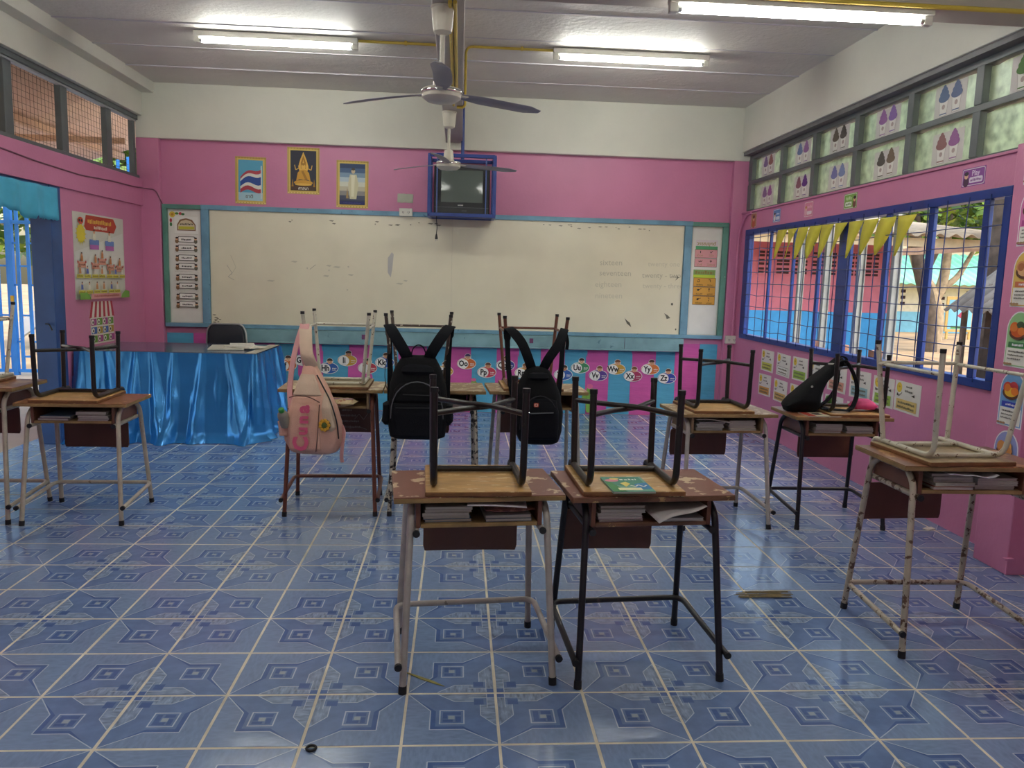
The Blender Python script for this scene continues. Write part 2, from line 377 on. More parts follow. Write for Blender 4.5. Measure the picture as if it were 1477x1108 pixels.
# ---- ceiling of wide boards, beams
ce = MB().box(XL-.2, XR+.2, YR, YB+.1, 3.30, 3.42).build('ceiling', CEILM); tag(ce, kind='structure')
yb = YC; n = 0
BX = (-.318, -.150)
while yb > YR+.1:
    d = .655
    for x0, x1 in ((-3.21, BX[0]+.01), (BX[1]-.01, 2.79)):
        dz = random.uniform(-.003, .003)
        MB().box(x0, x1, max(yb-d+.008, YR), yb-.004, 3.27+dz, 3.2995).build('ceiling_board', CEILM, ce, bevel=.006)
        MB().box(x0, x1, max(yb-d-.006, YR), max(yb-d+.012, YR+.001), 3.264+dz, 3.299).build('seam_bead', M('seam_paint', '#c3bec4', .3, var=.05), ce, bevel=.003)
    yb -= d
b1 = MB().box(BX[0], BX[1], 1.53, YC-.001, 2.80, 3.30).build('ceiling_beam', BEAMM, ce, bevel=.006)
b2 = MB().box(XL+.12, 2.79, 1.29, 1.52, 2.80, 3.30).build('ceiling_beam', BEAMM, ce, bevel=.006)
b3 = MB().box(BX[0], BX[1], YR, 1.285, 2.80, 3.30).build('ceiling_beam', BEAMM, ce, bevel=.006)
# ================================================================== ceiling fittings
WPL = M('white_plastic', '#dcdad0', .4, var=.04); TUBE = M('lit_tube', '#fdfff8', .3, var=0, emit=TUBE_E if 'TUBE_E' in globals() else 30)
YEL = M('yellow_conduit', '#d2b84a', .45, var=.06); STEEL = M('steel', '#b9bbbd', .3, metal=.9, var=.05); BLACK = M('black_rubber', '#15151a', .6, var=.1)
def tube_light(x0, x1, y, z, label):
    o = empty('fluorescent_light', ((x0+x1)/2, y, z), 0, label, 'light', 'fluorescent tube lights'); h = (x1-x0)/2
    MB().box(-h-.03, h+.03, -.034, .034, .022, .066).build('batten', WPL, o, bevel=.004)
    mb = MB().tube([(-h+.02, 0, 0), (h-.02, 0, 0)], .017, 14); mb.build('tube', TUBE, o, smooth=True)
    for sg in (-1, 1):
        m = MB().box(sg*h-.012 if sg > 0 else -h-.03, h+.03 if sg > 0 else -h+.012, -.018, .018, -.02, .03); e = m.build('lamp_holder', WPL, o, bevel=.004)
        MB().tube([(sg*(h-.03), 0, 0), (sg*(h-.012), 0, 0)], .0175, 12).build('cap', STEEL, e)
    return o
tube_light(-2.20, -1.01, 3.94, 3.20, 'lit fluorescent tube on the ceiling boards left of the deep middle beam')
tube_light(.59, 1.79, 3.94, 3.20, 'lit fluorescent tube on the ceiling boards right of the deep middle beam')
tube_light(.85, 2.09, 1.32, 2.734, 'lit fluorescent tube under the cross beam on the window side')
tube_light(-2.15, -.95, 1.32, 2.734, 'lit fluorescent tube under the cross beam on the doorway side')
tube_light(-2.20, -1.01, -1.4, 3.20, 'added unseen fill tube near the rear wall on the doorway side')  # unseen tube added behind the camera to brighten the near floor
tube_light(.59, 1.79, -1.4, 3.20, 'added unseen fill tube near the rear wall on the window side')  # window-side twin, likewise added out of view as fill light
def conduit(pts, r, label):
    o = MB().tube(fillet(pts, .06, 6), r, 10).build('conduit', YEL, smooth=True); tag(o, label, 'conduit', 'yellow wiring conduits'); return o
c = conduit([(-.98, 3.96, 3.255), (-.332, 3.96, 3.255), (-.332, 3.96, 2.80)], .0105, 'yellow conduit from the left ceiling light down the middle beam'); MB().box(-.62, -.60, 3.945, 3.975, 3.243, 3.27).build('clip', YEL, c)
c = conduit([(.57, 3.96, 3.255), (-.135, 3.96, 3.255), (-.135, 3.96, 2.787), (-.20, 3.96, 2.787)], .0105, 'yellow conduit from the right ceiling light down the middle beam'); MB().box(.30, .32, 3.945, 3.975, 3.243, 3.27).build('clip', YEL, c)
conduit([(-.225, 1.55, 2.789), (-.225, 3.9, 2.789)], .0105, 'yellow conduit running along the beam underside beside the fan rods')
conduit([(-.200, 1.55, 2.789), (-.200, 3.6, 2.789)], .0105, 'second yellow conduit running along the beam underside')
conduit([(.35, 1.275, 2.79), (2.76, 1.275, 2.79)], .0115, 'yellow conduit along the cross beam above the near window-side light')
CREAM = M('fan_cream', '#d2cdbd', .35, var=.05); CHROME = M('chrome', '#d8d8da', .12, metal=1, var=0); BLADE = M('fan_blade', '#8d8a92', .4, var=.05)
def blade_mesh():
    mb = MB(); rings = []
    for i in range(15):
        t = i/14; r = .085+.535*t; ch = (.045+.05*min(1, t*3.5)) if t < .85 else (.095-(t-.85)*.42); tw = RAD(-11); z = -.008*t*t
        off = .012*sin(t*pi)
        rings.append([(r, off+a*ch*cos(tw), z+a*ch*sin(tw)+b*.003) for a, b in ((-.5, 0), (-.45, 1), (.45, 1), (.5, 0), (.45, -1), (-.45, -1))])
    mb.loft(rings); return mb.mesh('blade', BLADE, smooth=True)
BM = blade_mesh()
def fan(y, label, a0):
    o = empty('ceiling_fan', (-.262, y, 2.80), 0, label, 'fan', 'ceiling fans under the beam')
    MB().lathe([(.02, 0), (.062, -.002), (.063, -.012), (.058, -.016), (.05, -.1), (.046, -.125), (.03, -.135), (.014, -.14)], 28).build('canopy', CREAM, o, smooth=True)
    MB().tube([(0, 0, -.12), (0, 0, -.36)], .0125, 14).build('down_rod', CREAM, o, smooth=True)
    MB().lathe([(.014, -.31), (.034, -.312), (.038, -.33), (.046, -.395), (.05, -.405)], 28).build('bell', CREAM, o, smooth=True)
    h = MB().lathe([(.04, -.402), (.098, -.408), (.104, -.416), (.104, -.43), (.1, -.434), (.1, -.45), (.075, -.468), (.03, -.477)], 36).build('motor_housing', CREAM, o, smooth=True)
    MB().lathe([(.1045, -.416), (.1058, -.418), (.1058, -.428), (.1045, -.43)], 36).build('chrome_ring', CHROME, h, smooth=True)
    for k in range(3):
        a = a0+k*2*pi/3; b = inst('blade', BM, o, (0, 0, -.425), (0, 0, a))
        m = MB(); m.box(.06, .15, -.02, .02, -.004, .004); m.build('blade_iron', CREAM, b, bevel=.002)
    return o
fan(1.66, 'cream ceiling fan with chrome ring hanging nearest the cross beam', RAD(30))
fan(4.2, 'plain cream ceiling fan hanging in front of the television cage', RAD(20))
# ================================================================== back wall: whiteboard
BFR = M('board_frame_blue', '#6f9bb4', .45, var=.12, scale=7, c2='#4d7488', thr=.66, sub=18); GFR = M('board_frame_green', '#5d9183', .5, var=.12, scale=6, c2='#86a79b', thr=.68, sub=14)
BRD = M('whiteboard_surface', '#e3dcc4', .22, var=.045, scale=1.8, spec=.5)
wbd = empty('whiteboard', (-.235, 5.79, .865), 0, 'long cream whiteboard in a painted wooden frame with faint pen marks', 'whiteboard')
def wbx(n, m, x0, x1, z0, z1, y0=5.745, y1=5.795, par=wbd, bv=.004):
    return MB().box(x0+.235, x1+.235, y0-5.79, y1-5.79, z0-.865, z1-.865).build(n, m, par, bevel=bv)
wbx('backing', M('backing_board', '#d9d6cb', .6), -3.13, 2.66, .89, 2.06, 5.782, 5.795, bv=0)
pL = wbx('panel', BRD, -2.708, -.2355, .893, 2.056, 5.765, 5.783, bv=.0015); pR = wbx('panel', BRD, -.2345, 2.222, .893, 2.056, 5.765, 5.783, bv=.0015)
wbx('frame_rail', BFR, -2.79, 2.31, 2.05, 2.098); wbx('frame_rail', BFR, -3.17, 2.70, .855, .895)
wbx('frame_rail', GFR, -3.17, -2.79, 2.05, 2.095); wbx('frame_rail', GFR, 2.31, 2.70, 2.05, 2.095)
wbx('frame_stile', GFR, -3.17, -3.125, .895, 2.05); wbx('frame_stile', GFR, 2.64, 2.70, .895, 2.05)
wbx('frame_stile', BFR, -2.79, -2.712, .895, 2.05); wbx('frame_stile', BFR, 2.226, 2.306, .895, 2.05)
def put(par, name, loc, frame, items):
    o = shapes(MB(), items).build(name, fixn=False); o.parent = par; o.matrix_world = basis(loc, *frame); o.matrix_parent_inverse = par.matrix_world.inverted() if False else Matrix.Identity(4)
    bpy.context.view_layer.update(); o.matrix_basis = par.matrix_world.inverted() @ basis(loc, *frame); return o
rnd = random.Random(3)
def specks(n, x0, x1, y0, y1, c, r=.008):
    out = []
    for _ in range(n):
        x, y = rnd.uniform(x0, x1), rnd.uniform(y0, y1); w = rnd.uniform(.4, 2.2)*r
        out.append(('p', [(x-w, y), (x-w*.3, y+r*.5), (x+w, y+r*.3), (x+w*.4, y-r*.5)], c))
    return out
def scrib(x, y, w, h, c):
    out = []; p = x
    while p < x+w:
        k = rnd.uniform(.5, 1.1)*h*.7; out.append(('r', p, y-h*rnd.uniform(.35, .5), min(k, x+w-p), h*rnd.uniform(.6, .95), c)); p += k+h*.22
    return out
bpy.context.view_layer.update()
off = -.235
marks = [('t', 1.45-off, 1.64, .085, 'sixteen', '#b9b39d', 0, .02), ('t', 1.50-off, 1.53, .085, 'seventeen', '#b9b39d', 0, .01), ('t', 1.43-off, 1.41, .085, 'eighteen', '#c3bda8', 0, .02), ('t', 1.44-off, 1.29, .085, 'nineteen', '#c9c3ae', 0, .02),
         ('t', 2.02-off, 1.64, .075, 'twenty one', '#c9c3ae', 0, .02), ('t', 2.0-off, 1.52, .08, 'twenty - two', '#b5af9a', 0, .02), ('t', 2.02-off, 1.41, .075, 'twenty - three', '#c6c0ab', 0, .02),
         ('l', [(2.1-off, 1.51), (2.19-off, 1.505)], .006, '#8a8676'), ('p', [(2.16-off, 1.53), (2.19-off, 1.505), (2.15-off, 1.47), (2.17-off, 1.505)], '#6f6b5e'),
         ('p', [(1.62-off, 1.06), (1.65-off, 1.0), (1.70-off, .96), (1.68-off, 1.01), (1.64-off, 1.04)], '#5d594c'), ('p', [(2.05-off, 1.12), (2.09-off, 1.10), (2.12-off, 1.07), (2.08-off, 1.06), (2.07-off, 1.09)], '#6a6658'), ('c', 2.13-off, 1.22, .012, .014, '#5b574b'), ('c', 2.185-off, .95, .008, .01, '#5b574b')]
marks += specks(16, .9-off-.2, 2.0-off, 1.985, 2.02, '#8b8673', .012)
tag(put(pR, 'pen_marks', (-.235, 5.7648, .0), BACK, marks), kind='stuff')
mk2 = specks(14, .75, 2.35, 1.95, 1.99, '#7c7766', .014)+specks(12, .1, 2.2, 1.2, 1.7, '#c0baa5', .02)+specks(9, .02, .08, .9, 1.05, '#77705f', .012)
mk2 += [('p', [(1.80, 1.62), (1.84, 1.68), (1.86, 1.66), (1.845, 1.5), (1.83, 1.42), (1.80, 1.47)], '#b3b0ac'), ('l', [(.16, 1.5), (.21, 1.42), (.17, 1.38), (.23, 1.35)], .005, '#b0ab99'), ('l', [(1.0, 1.48), (1.06, 1.53)], .005, '#a9a492'), ('l', [(.2, 1.6), (.25, 1.48), (.2, 1.4)], .004, '#bdb7a2')]
tag(put(pL, 'pen_marks', (-2.70, 5.7648, .0), BACK, mk2), kind='stuff')
# tray below the board
tr = empty('board_ledge', (-.2, 5.79, .72), 0, 'grey-blue painted wooden ledge box under the whiteboard', 'ledge')
TRY = M('ledge_paint', '#7fa5ad', .45, var=.14, scale=5, c2='#5a7f8b', thr=.67, sub=16)
for x0, x1 in ((-2.66, -.3), (-.296, 1.62), (1.624, 2.265)): MB().box(x0+.2, x1+.2, -.085, -.07, .008, .125).build('face_board', TRY, tr, bevel=.003)
MB().box(-2.46, 2.465, -.095, 0, -.008, .008).build('bottom_board', TRY, tr, bevel=.003); MB().box(-2.46, 2.465, -.085, 0, .1255, .132).build('top_board', TRY, tr, bevel=.003)
for x in (-1.14, .62): MB().box(x-.02+.2, x+.02+.2, -.09, -.0851, .05, .1).build('cut_out', M('dark_slot', '#6d3c66' if x < 0 else '#35607c', .7), tr)
# framed strip charts inside the board frame
def person(x, y, s, hair, skin, cl): return [('c', x, y-s*.45, s*.45, s*.55, cl), ('c', x, y+s*.2, s*.34, s*.36, skin), ('c', x, y+s*.4, s*.36, s*.22, hair)]
it = [('c', .035, 1.09, .03, .03, '#e2c34a'), ('c', .035, 1.09, .014, .014, '#c98b2c'), ('c', .08, 1.1, .018, .012, '#4f8a3a'), ('c', .115, 1.1, .016, .014, '#c23b4a'), ('c', .14, 1.095, .018, .012, '#3f7d45'), ('c', .02, 1.03, .012, .02, '#c23b4a'), ('c', .02, .99, .012, .02, '#3f7d45'),
      ('r', .055, .9, .235, .17, '#f1efe8'), ('p', [(.08, .93), (.265, .93), (.265, .99), (.23, 1.04), (.17, 1.055), (.11, 1.04), (.08, .99)], '#8d6a4a'), ('p', [(.09, .94), (.255, .94), (.255, .985), (.22, 1.025), (.17, 1.04), (.12, 1.025), (.09, .985)], '#d8c9a6'), ('r', .095, .945, .155, .028, '#c9c13a')]
it += scrib(.11, .995, .13, .02, '#4a443a')
for r, y in enumerate((.84, .755, .655, .57, .46, .37, .265, .18)):
    if r % 2 == 0: it.append(('l', [(.05, y+.055), (.29, y+.055)], .002, '#b9b5ab'))
    it += [('rr', .085, y-.028, .17, .06, .01, '#3a362f'), ('rr', .092, y-.022, .156, .048, .008, '#f4f2ea')]+scrib(.12, y, .1, .018, '#3a362f')+person(.075, y, .04, '#2b231d', '#e3b48e', '#8b6b4a')+person(.262, y, .04, '#2b231d', '#e3b48e', '#6f6a58')
sheet('paper_strip', 'tall white strip chart with eight framed label plates, left of the whiteboard', 'poster', (-3.115, 5.778, .905), BACK, .315, 1.125, '#e9e6dd', it)
it = []
def card(y, h, c): return [('r', .035, y, .245, h, '#5e3a2c'), ('r', .038, y+.004, .239, h-.008, c)]
it += [('r', .04, .945, .24, .06, '#d9cfd3')]+[('t', .155, .965, .05, 'วรรณยุกต์', '#a08a3e', .02)]+[('r', .04, .905, .24, .035, '#4f9a6a')]+card(.815, .09, '#d99aa0')+card(.72, .09, '#d99aa0')
it += [('t', .09, .84, .03, 'ไม้เอก', '#9a8a4e'), ('t', .215, .84, .03, 'ไม้โท', '#9a8a4e'), ('t', .09, .742, .03, 'ไม้ตรี', '#9a8a4e'), ('t', .215, .742, .03, 'ไม้จัตวา', '#9a8a4e')]
it += [('l', [(.095, .865), (.095, .89)], .008, '#1d1a18'), ('l', [(.2, .885), (.21, .868), (.22, .885), (.23, .888)], .006, '#1d1a18'), ('l', [(.08, .785), (.085, .77), (.1, .785), (.105, .772), (.12, .79)], .006, '#1d1a18'), ('l', [(.2, .782), (.225, .782)], .007, '#1d1a18'), ('l', [(.2125, .77), (.2125, .795)], .007, '#1d1a18')]
it += [('r', .03, .635, .24, .055, '#7fa15c'), ('r', .03, .605, .24, .03, '#b9cf3d')]+scrib(.05, .66, .2, .035, '#8a7a3e')+card(.51, .095, '#d29a3c')+card(.413, .095, '#d29a3c')+card(.316, .095, '#d29a3c')
for y in (.53, .433, .336): it += scrib(.07, y, .07, .016, '#8a6a2a')+scrib(.19, y, .06, .016, '#8a6a2a')
it += [('l', [(.08, .575), (.08, .56), (.1, .56), (.1, .585), (.08, .585)], .005, '#1d1a18'), ('l', [(.2, .585), (.22, .585), (.22, .56)], .006, '#1d1a18'), ('c', .09, .475, .012, .01, '#1d1a18'), ('l', [(.1, .48), (.125, .49)], .006, '#1d1a18'), ('c', .21, .485, .006, .012, '#1d1a18'), ('c', .21, .465, .005, .005, '#1d1a18'), ('c', .09, .375, .012, .01, '#1d1a18'), ('l', [(.09, .385), (.125, .388)], .006, '#1d1a18'), ('l', [(.2, .39), (.215, .392), (.215, .375)], .005, '#1d1a18'), ('c', .21, .362, .005, .005, '#1d1a18')]
sheet('paper_strip', 'white crinkled strip with pink and orange tone mark cards, right of the whiteboard', 'poster', (2.318, 5.778, .905), BACK, .31, 1.125, '#dddcd6', it)
# ---- gilt framed prints
def gilt(label, x0, x1, z0, z1, items, roll=0):
    w, h = x1-x0, z1-z0; b = .033
    base = [('r', .004, .004, w-.008, h-.008, '#c9ac5e'), ('r', .010, .010, w-.02, h-.02, '#9a7a2e'), ('r', .014, .014, w-.028, h-.028, '#d6ba62')]
    for k in range(11): base += [('c', .012+(w-.024)*k/10, .012, .011, .006, '#e2cd83'), ('c', .012+(w-.024)*k/10, h-.012, .011, .006, '#b08d3c')]
    return sheet('framed_print', label, 'picture', (x0, 5.7985, z0), BACK, w, h, '#bfa35a', base+items(w, h, b), 'gilt bordered prints above the whiteboard', roll=roll)
def flag(w, h, b):
    x0, y0, W_, H_ = b, b, w-2*b, h-2*b; out = [('r', x0, y0, W_, H_, '#5aa6c4'), ('r', x0, y0, W_, H_*.2, '#a9cbd6')]
    px = x0+W_*.92
    out.append(('r', px, y0+H_*.05, W_*.04, H_*.82, '#d8d8d2'))
    band = [(.84, .75), (.75, .66), (.66, .46), (.46, .36), (.36, .26)]; cl = ['#b5434e', '#e4dfd4', '#2f4f97', '#e4dfd4', '#b5434e']
    for (t, bt), c in zip(band, cl):
        up, dn = [], []
        for k in range(9):
            u = k/8; xx = x0+W_*(.08+.84*u); wob = .07*sin(u*5)-(1-u)*(t-.15)*.38
            up.append((xx, y0+H_*(t+wob))); dn.append((xx, y0+H_*(bt+wob*.9-.003)))
        out.append(('p', up+dn[::-1], c))
    return out+[('t', x0+W_*.45, y0+H_*.1, .05, 'ชาติ', '#5a3b3b', .01)]
def idol(w, h, b):
    x0, y0, W_, H_ = b, b, w-2*b, h-2*b; X = lambda u: x0+u*W_; Y = lambda v: y0+v*H_; G, G2, G3 = '#d09a35', '#e3b552', '#a8782a'
    o = [('r', x0, y0, W_, H_, '#2c2f3e'), ('r', x0, y0, W_, H_*.13, '#4a3328')]
    o += [('p', [(X(.5), Y(.97)), (X(.62), Y(.78)), (X(.7), Y(.6)), (X(.66), Y(.5)), (X(.34), Y(.5)), (X(.3), Y(.6)), (X(.38), Y(.78))], G2), ('p', [(X(.5), Y(.88)), (X(.6), Y(.7)), (X(.6), Y(.55)), (X(.4), Y(.55)), (X(.4), Y(.7))], G3)]
    for sg in (-1, 1): o += [('l', [(X(.5+sg*.17), Y(.56)), (X(.5+sg*.3), Y(.52)), (X(.5+sg*.34), Y(.64))], .008, G2), ('p', [(X(.5+sg*.38), Y(.1)), (X(.5+sg*.46), Y(.1)), (X(.5+sg*.42), Y(.3))], G3)]
    o += [('c', X(.5), Y(.4), W_*.22, H_*.13, G), ('p', [(X(.28), Y(.45)), (X(.36), Y(.5)), (X(.64), Y(.5)), (X(.72), Y(.45)), (X(.78), Y(.24)), (X(.66), Y(.28)), (X(.34), Y(.28)), (X(.22), Y(.24))], G), ('c', X(.5), Y(.2), W_*.37, H_*.065, G), ('c', X(.5), Y(.155), W_*.33, H_*.03, G2), ('c', X(.5), Y(.6), W_*.085, H_*.075, G2), ('c', X(.5), Y(.67), W_*.06, H_*.04, G3), ('p', [(X(.47), Y(.69)), (X(.53), Y(.69)), (X(.5), Y(.78))], G2), ('p', [(X(.42), Y(.48)), (X(.5), Y(.5)), (X(.66), Y(.3)), (X(.58), Y(.26))], G3)]
    return o+[('t', X(.5), Y(.055), .04, 'ศาสนา', '#e9e4d6', .012)]
def portrait(w, h, b):
    x0, y0, W_, H_ = b, b, w-2*b, h-2*b; X = lambda u: x0+u*W_; Y = lambda v: y0+v*H_
    cols = ['#2f4468', '#4a6488', '#7f99b0', '#b9cad0', '#d8d9c8', '#c6bfa4', '#8d8a84', '#4c5266', '#353d58']
    o = [('r', x0, y0+H_*(1-(k+1)/9), W_, H_/9+.001, c) for k, c in enumerate(cols)]
    o += [('p', [(X(.33), Y(.5)), (X(.4), Y(.74)), (X(.66), Y(.74)), (X(.74), Y(.5)), (X(.66), Y(.14)), (X(.4), Y(.14))], '#d3cda8'), ('p', [(X(.45), Y(.72)), (X(.6), Y(.72)), (X(.56), Y(.2)), (X(.46), Y(.2))], '#e6e2c6'), ('c', X(.53), Y(.82), W_*.075, H_*.06, '#d9c6a0'), ('c', X(.53), Y(.87), W_*.07, H_*.03, '#4a4238'), ('p', [(X(.25), Y(.15)), (X(.3), Y(.42)), (X(.36), Y(.15))], '#a88a5a'), ('r', x0, y0, W_, H_*.08, '#2a2c66')]
    return o+scrib(X(.15), Y(.04), W_*.7, .012, '#4a4c8a')
gilt('gilt bordered print of a red, white and blue striped flag', -2.455, -2.145, 2.128, 2.598, flag, -.012)
gilt('gilt bordered print of a seated golden statue on a dark ground', -1.93, -1.605, 2.245, 2.71, idol, -.005)
gilt('gilt bordered print of a standing figure in pale dress uniform', -1.435, -1.11, 2.122, 2.598, portrait, -.008)
# ---- outlets
SOCK = M('socket_white', '#dedccf', .4, var=.03)
def outlet(x, z, y, w, h, label):
    o = MB().box(-w/2, w/2, -.032, 0, -h/2, h/2).build('wall_outlet', SOCK, bevel=.004, loc=(x, y, z)); tag(o, label, 'outlet', None)
    for dx in (-.028, .028):
        m = MB()
        for k in (-.007, .007): m.box(dx+k-.002, dx+k+.002, -.0335, -.0318, -.008, .008)
        m.box(dx-.003, dx+.003, -.0335, -.0318, -.016, -.011); m.build('socket_slots', BLACK, o)
    return o
outlet(-.716, 2.09, 5.744, .135, .08, 'white double outlet on the top rail of the whiteboard'); outlet(2.788, .856, YC, .135, .085, 'white double outlet on the pink corner column')
tag(MB().prism([(0, .005), (.05, 0), (.07, .004), (.16, 0), (.163, .09), (.1, .093), (.09, .087), (.08, .094), (.002, .092)], 'y', -.003, 0).build('wall_patch', M('patch', '#b9bda9', .6), loc=(-.81, YB-.0005, 2.19)), 'torn pale paper patch on the pink wall above the board outlet', 'patch')
MB_ = MB().tube(fillet([(2.80, 5.72, .90), (2.80, 5.72, 1.85), (2.80, 5.715, 2.0), (2.815, 5.60, 2.17), (2.82, 5.45, 2.178)], .08, 5), .012, 8); tag(MB_.build('conduit', PINK, smooth=True), 'pink painted pipe rising from the corner outlet to the window ledge', 'conduit')
# ---- television in a blue cage
TVF = M('cage_blue', '#263f86', .4, var=.1); TVB = M('tv_black', '#1b1c20', .35, var=.05); SCR = M('tv_screen', '#59615c', .12, var=.05, scale=1.5)
cg = empty('television_cage', (-.145, 5.57, 2.05), 0, 'blue steel cage hung on a pole above the whiteboard', 'cage')
x0, x1, y0, y1, z0, z1 = -.32, .32, -.22, .15, 0, .57
for nm, a in (('post', [(x0, y0), (x1, y0), (x0, y1), (x1, y1)]),):
    for px, py in a: MB().box(px-.017, px+.017, py-.017, py+.017, z0, z1).build('post', TVF, cg, bevel=.003)
for zz_, n_ in ((z0, 'bottom_rail'), (z1, 'top_rail')):
    for py in (y0, y1): MB().box(x0, x1, py-.017, py+.017, zz_-.017, zz_+.017).build(n_, TVF, cg, bevel=.003)
    for px in (x0, x1): MB().box(px-.016, px+.016, y0, y1, zz_-.016, zz_+.016).build(n_, TVF, cg, bevel=.003)
MB().box(x0, x1, y0, y1, -.008, .006).build('shelf', TVF, cg)
for px in (-.245, .235): MB().box(px-.006, px+.006, y0-.012, y0-.002, .02, z1-.02).build('bar', M('cage_bar', '#4a5f98', .4), cg)
MB().tube([(0, .03, z1), (0, .03, 1.249)], .017, 12).build('pole', TVF, cg, smooth=True)
tv = empty('television', (-.145, 5.57, 2.0562), 0, 'old black tube television with a grey screen inside the blue cage', 'television')
MB().box(-.275, .275, -.19, .03, .001, .47).build('front_case', TVB, tv, bevel=.012)
MB().loft([[(-.24, .03, .03), (.24, .03, .03), (.24, .03, .44), (-.24, .03, .44)], [(-.15, .165, .07), (.15, .165, .07), (.15, .165, .36), (-.15, .165, .36)]]).build('rear_case', TVB, tv, bevel=.01)
scr = MB(); rg = [[(-.205+.41*i/12, -.191-.014*(1-((i-6)/6)**2)*(1-((j-5)/5)**2), .12+.31*j/10) for i in range(13)] for j in range(11)]
scr.loft(rg, cap=False, closed=False); scr.build('screen', SCR, tv, smooth=True)
MB().box(-.27, .27, -.194, -.188, .068, .073).build('trim_line', M('tv_trim', '#4b4d52', .3), tv); MB().box(-.04, .015, -.195, -.189, .083, .098).build('maker_badge', CHROME, tv, bevel=.002)
MB().box(.0, .05, -.194, -.189, .035, .043).build('button_strip', M('tv_trim', '#4b4d52'), tv)
pc = MB(); pc.tube(catmull([(-.39, 5.40, 2.05), (-.392, 5.39, 2.0), (-.385, 5.385, 1.93), (-.39, 5.385, 1.86)], 5), .0045, 6)
po = pc.build('power_cord', BLACK); tag(po, 'black power cord with plug dangling below the television cage', 'cord')
MB().lathe([(.004, .02), (.008, .012), (.014, -.02), (.014, -.035), (.006, -.036)], 10, (-.39, 5.385, 1.845)).build('plug', BLACK, po, smooth=True)
m = MB(); m.tube([(-.397, 5.385, 1.81), (-.397, 5.385, 1.79)], .0025, 5); m.tube([(-.383, 5.385, 1.81), (-.383, 5.385, 1.79)], .0025, 5); m.build('plug_pin', STEEL, po)
# ---- striped paper dado
sp = empty('striped_paper', (0, YB, 0), 0, 'pink and blue striped paper covering the wall below the board', 'paper display')
edges = [2.66, 2.478, 2.209, 1.986, 1.728, 1.475, 1.235, .99, .742, .494, .255, -.008, -.244, -.49, -.78, -1.062, -1.308, -1.58, -1.83, -2.08, -2.33, -2.59, -2.91, -3.165]
SB, SP_ = M('blue_crepe', '#55aacd', .7, var=.07, scale=5, bump=.4, bscale=14, stretch=(.6, 1, 3)), M('pink_crepe', '#cf5aa6', .7, var=.07, scale=5, bump=.4, bscale=14, stretch=(.6, 1, 3))
for k, (b, a) in enumerate(zip(edges, edges[1:])):
    top = .795 if a > 2.2 else (.70 if a > -2.7 else .79); n = 6; mb = MB()
    rings = []
    for r in range(15):
        z = .004+(top-.004)*r/14
        rings.append([(a-.006+(b-a+.012)*i/n, -.003-(.001 if k % 2 else 0)-.0025*(1+sin(9*z+i*1.3+k*2)), z) for i in range(n+1)])
    mb.loft(rings, closed=False, cap=False); mb.build('stripe', SP_ if k % 2 else SB, sp, smooth=True)
# ---- alphabet cards
LET = [('F', -1.948, .472, '#d9783a'), ('G', -1.775, .53, '#4a7fc0'), ('H', -1.516, .451, '#2f5fb0'), ('I', -1.32, .537, '#c79a3a'), ('J', -1.109, .46, '#b83348'), ('K', -.927, .523, '#2f5fb0'), ('N', -.16, .442, '#d9a83a'), ('O', -.06, .53, '#d06a34'), ('P', .158, .441, '#c2384f'), ('Q', .357, .52, '#3a3f8a'), ('R', .56, .442, '#d9a83a'), ('T', .985, .43, '#2f5fb0'), ('U', 1.168, .51, '#3f8a5a'), ('V', 1.368, .43, '#5a3f92'), ('W', 1.562, .503, '#c79a3a'), ('X', 1.749, .43, '#a8325a'), ('Y', 1.936, .51, '#d9783a'), ('Z', 2.125, .415, '#2a46a8')]
LET[6] = ('N', -.30, .442, '#d9a83a')
for i, (ch, x, z, c) in enumerate(LET):
    w, h = .205, .125
    ol = [(w/2+w/2*cos(2*pi*k/28), h/2+h/2*sin(2*pi*k/28)) for k in range(28)]
    # head bump on the outline
    hx, hy, hr = .115, .135, .036; a0 = None
    ol2 = []
    for p in ol[:7]: ol2.append(p)
    ol2 = [p for p in ol if not (hx-.035 < p[0] < hx+.035 and p[1] > h*.6)]
    ins = next(k for k, p in enumerate(ol2) if p[0] <= hx-.034 and p[1] > h*.5)
    ol2[ins:ins] = [(hx+hr*cos(RAD(a)), hy+hr*sin(RAD(a))) for a in range(-30, 211, 30)]
    hair, sk = rnd.choice(['#2b221c', '#5a3524', '#7a4a2a', '#4a3a6a', '#3a2a22']), rnd.choice(['#e8bd98', '#d9a781', '#c98f6a'])
    its = [('c', w/2, h/2, w/2-.006, h/2-.006, c), ('c', hx, hy-.004, .027, .027, sk), ('p', [(hx+.031*cos(RAD(a)), hy+.004+.028*sin(RAD(a))) for a in range(0, 181, 20)], hair), ('c', hx-.009, hy-.004, .003, .004, '#2a2020'), ('c', hx+.009, hy-.004, .003, .004, '#2a2020'), ('c', hx, hy-.016, .007, .003, '#a8463e'),
           ('c', .066, .058, .056, .052, '#f4f2ec'), ('t', .068, .06, .085, ch+ch.lower(), '#141414', .035, 0, .82), ('l', [(.045, .022), (.09, .022)], .002, '#777777')]+scrib(.14, .06, .045, .012, '#f0ece2')+scrib(.14, .042, .04, .01, '#e6e0d4')
    sheet('letter_card', 'round-ended paper card printed with the letters %s%s on the striped paper' % (ch, ch.lower()), 'card', (x-w/2, 5.788, z-h/2), BACK, w, h, '#ece9e2', its, 'alphabet cards on the striped paper', outline=ol2)
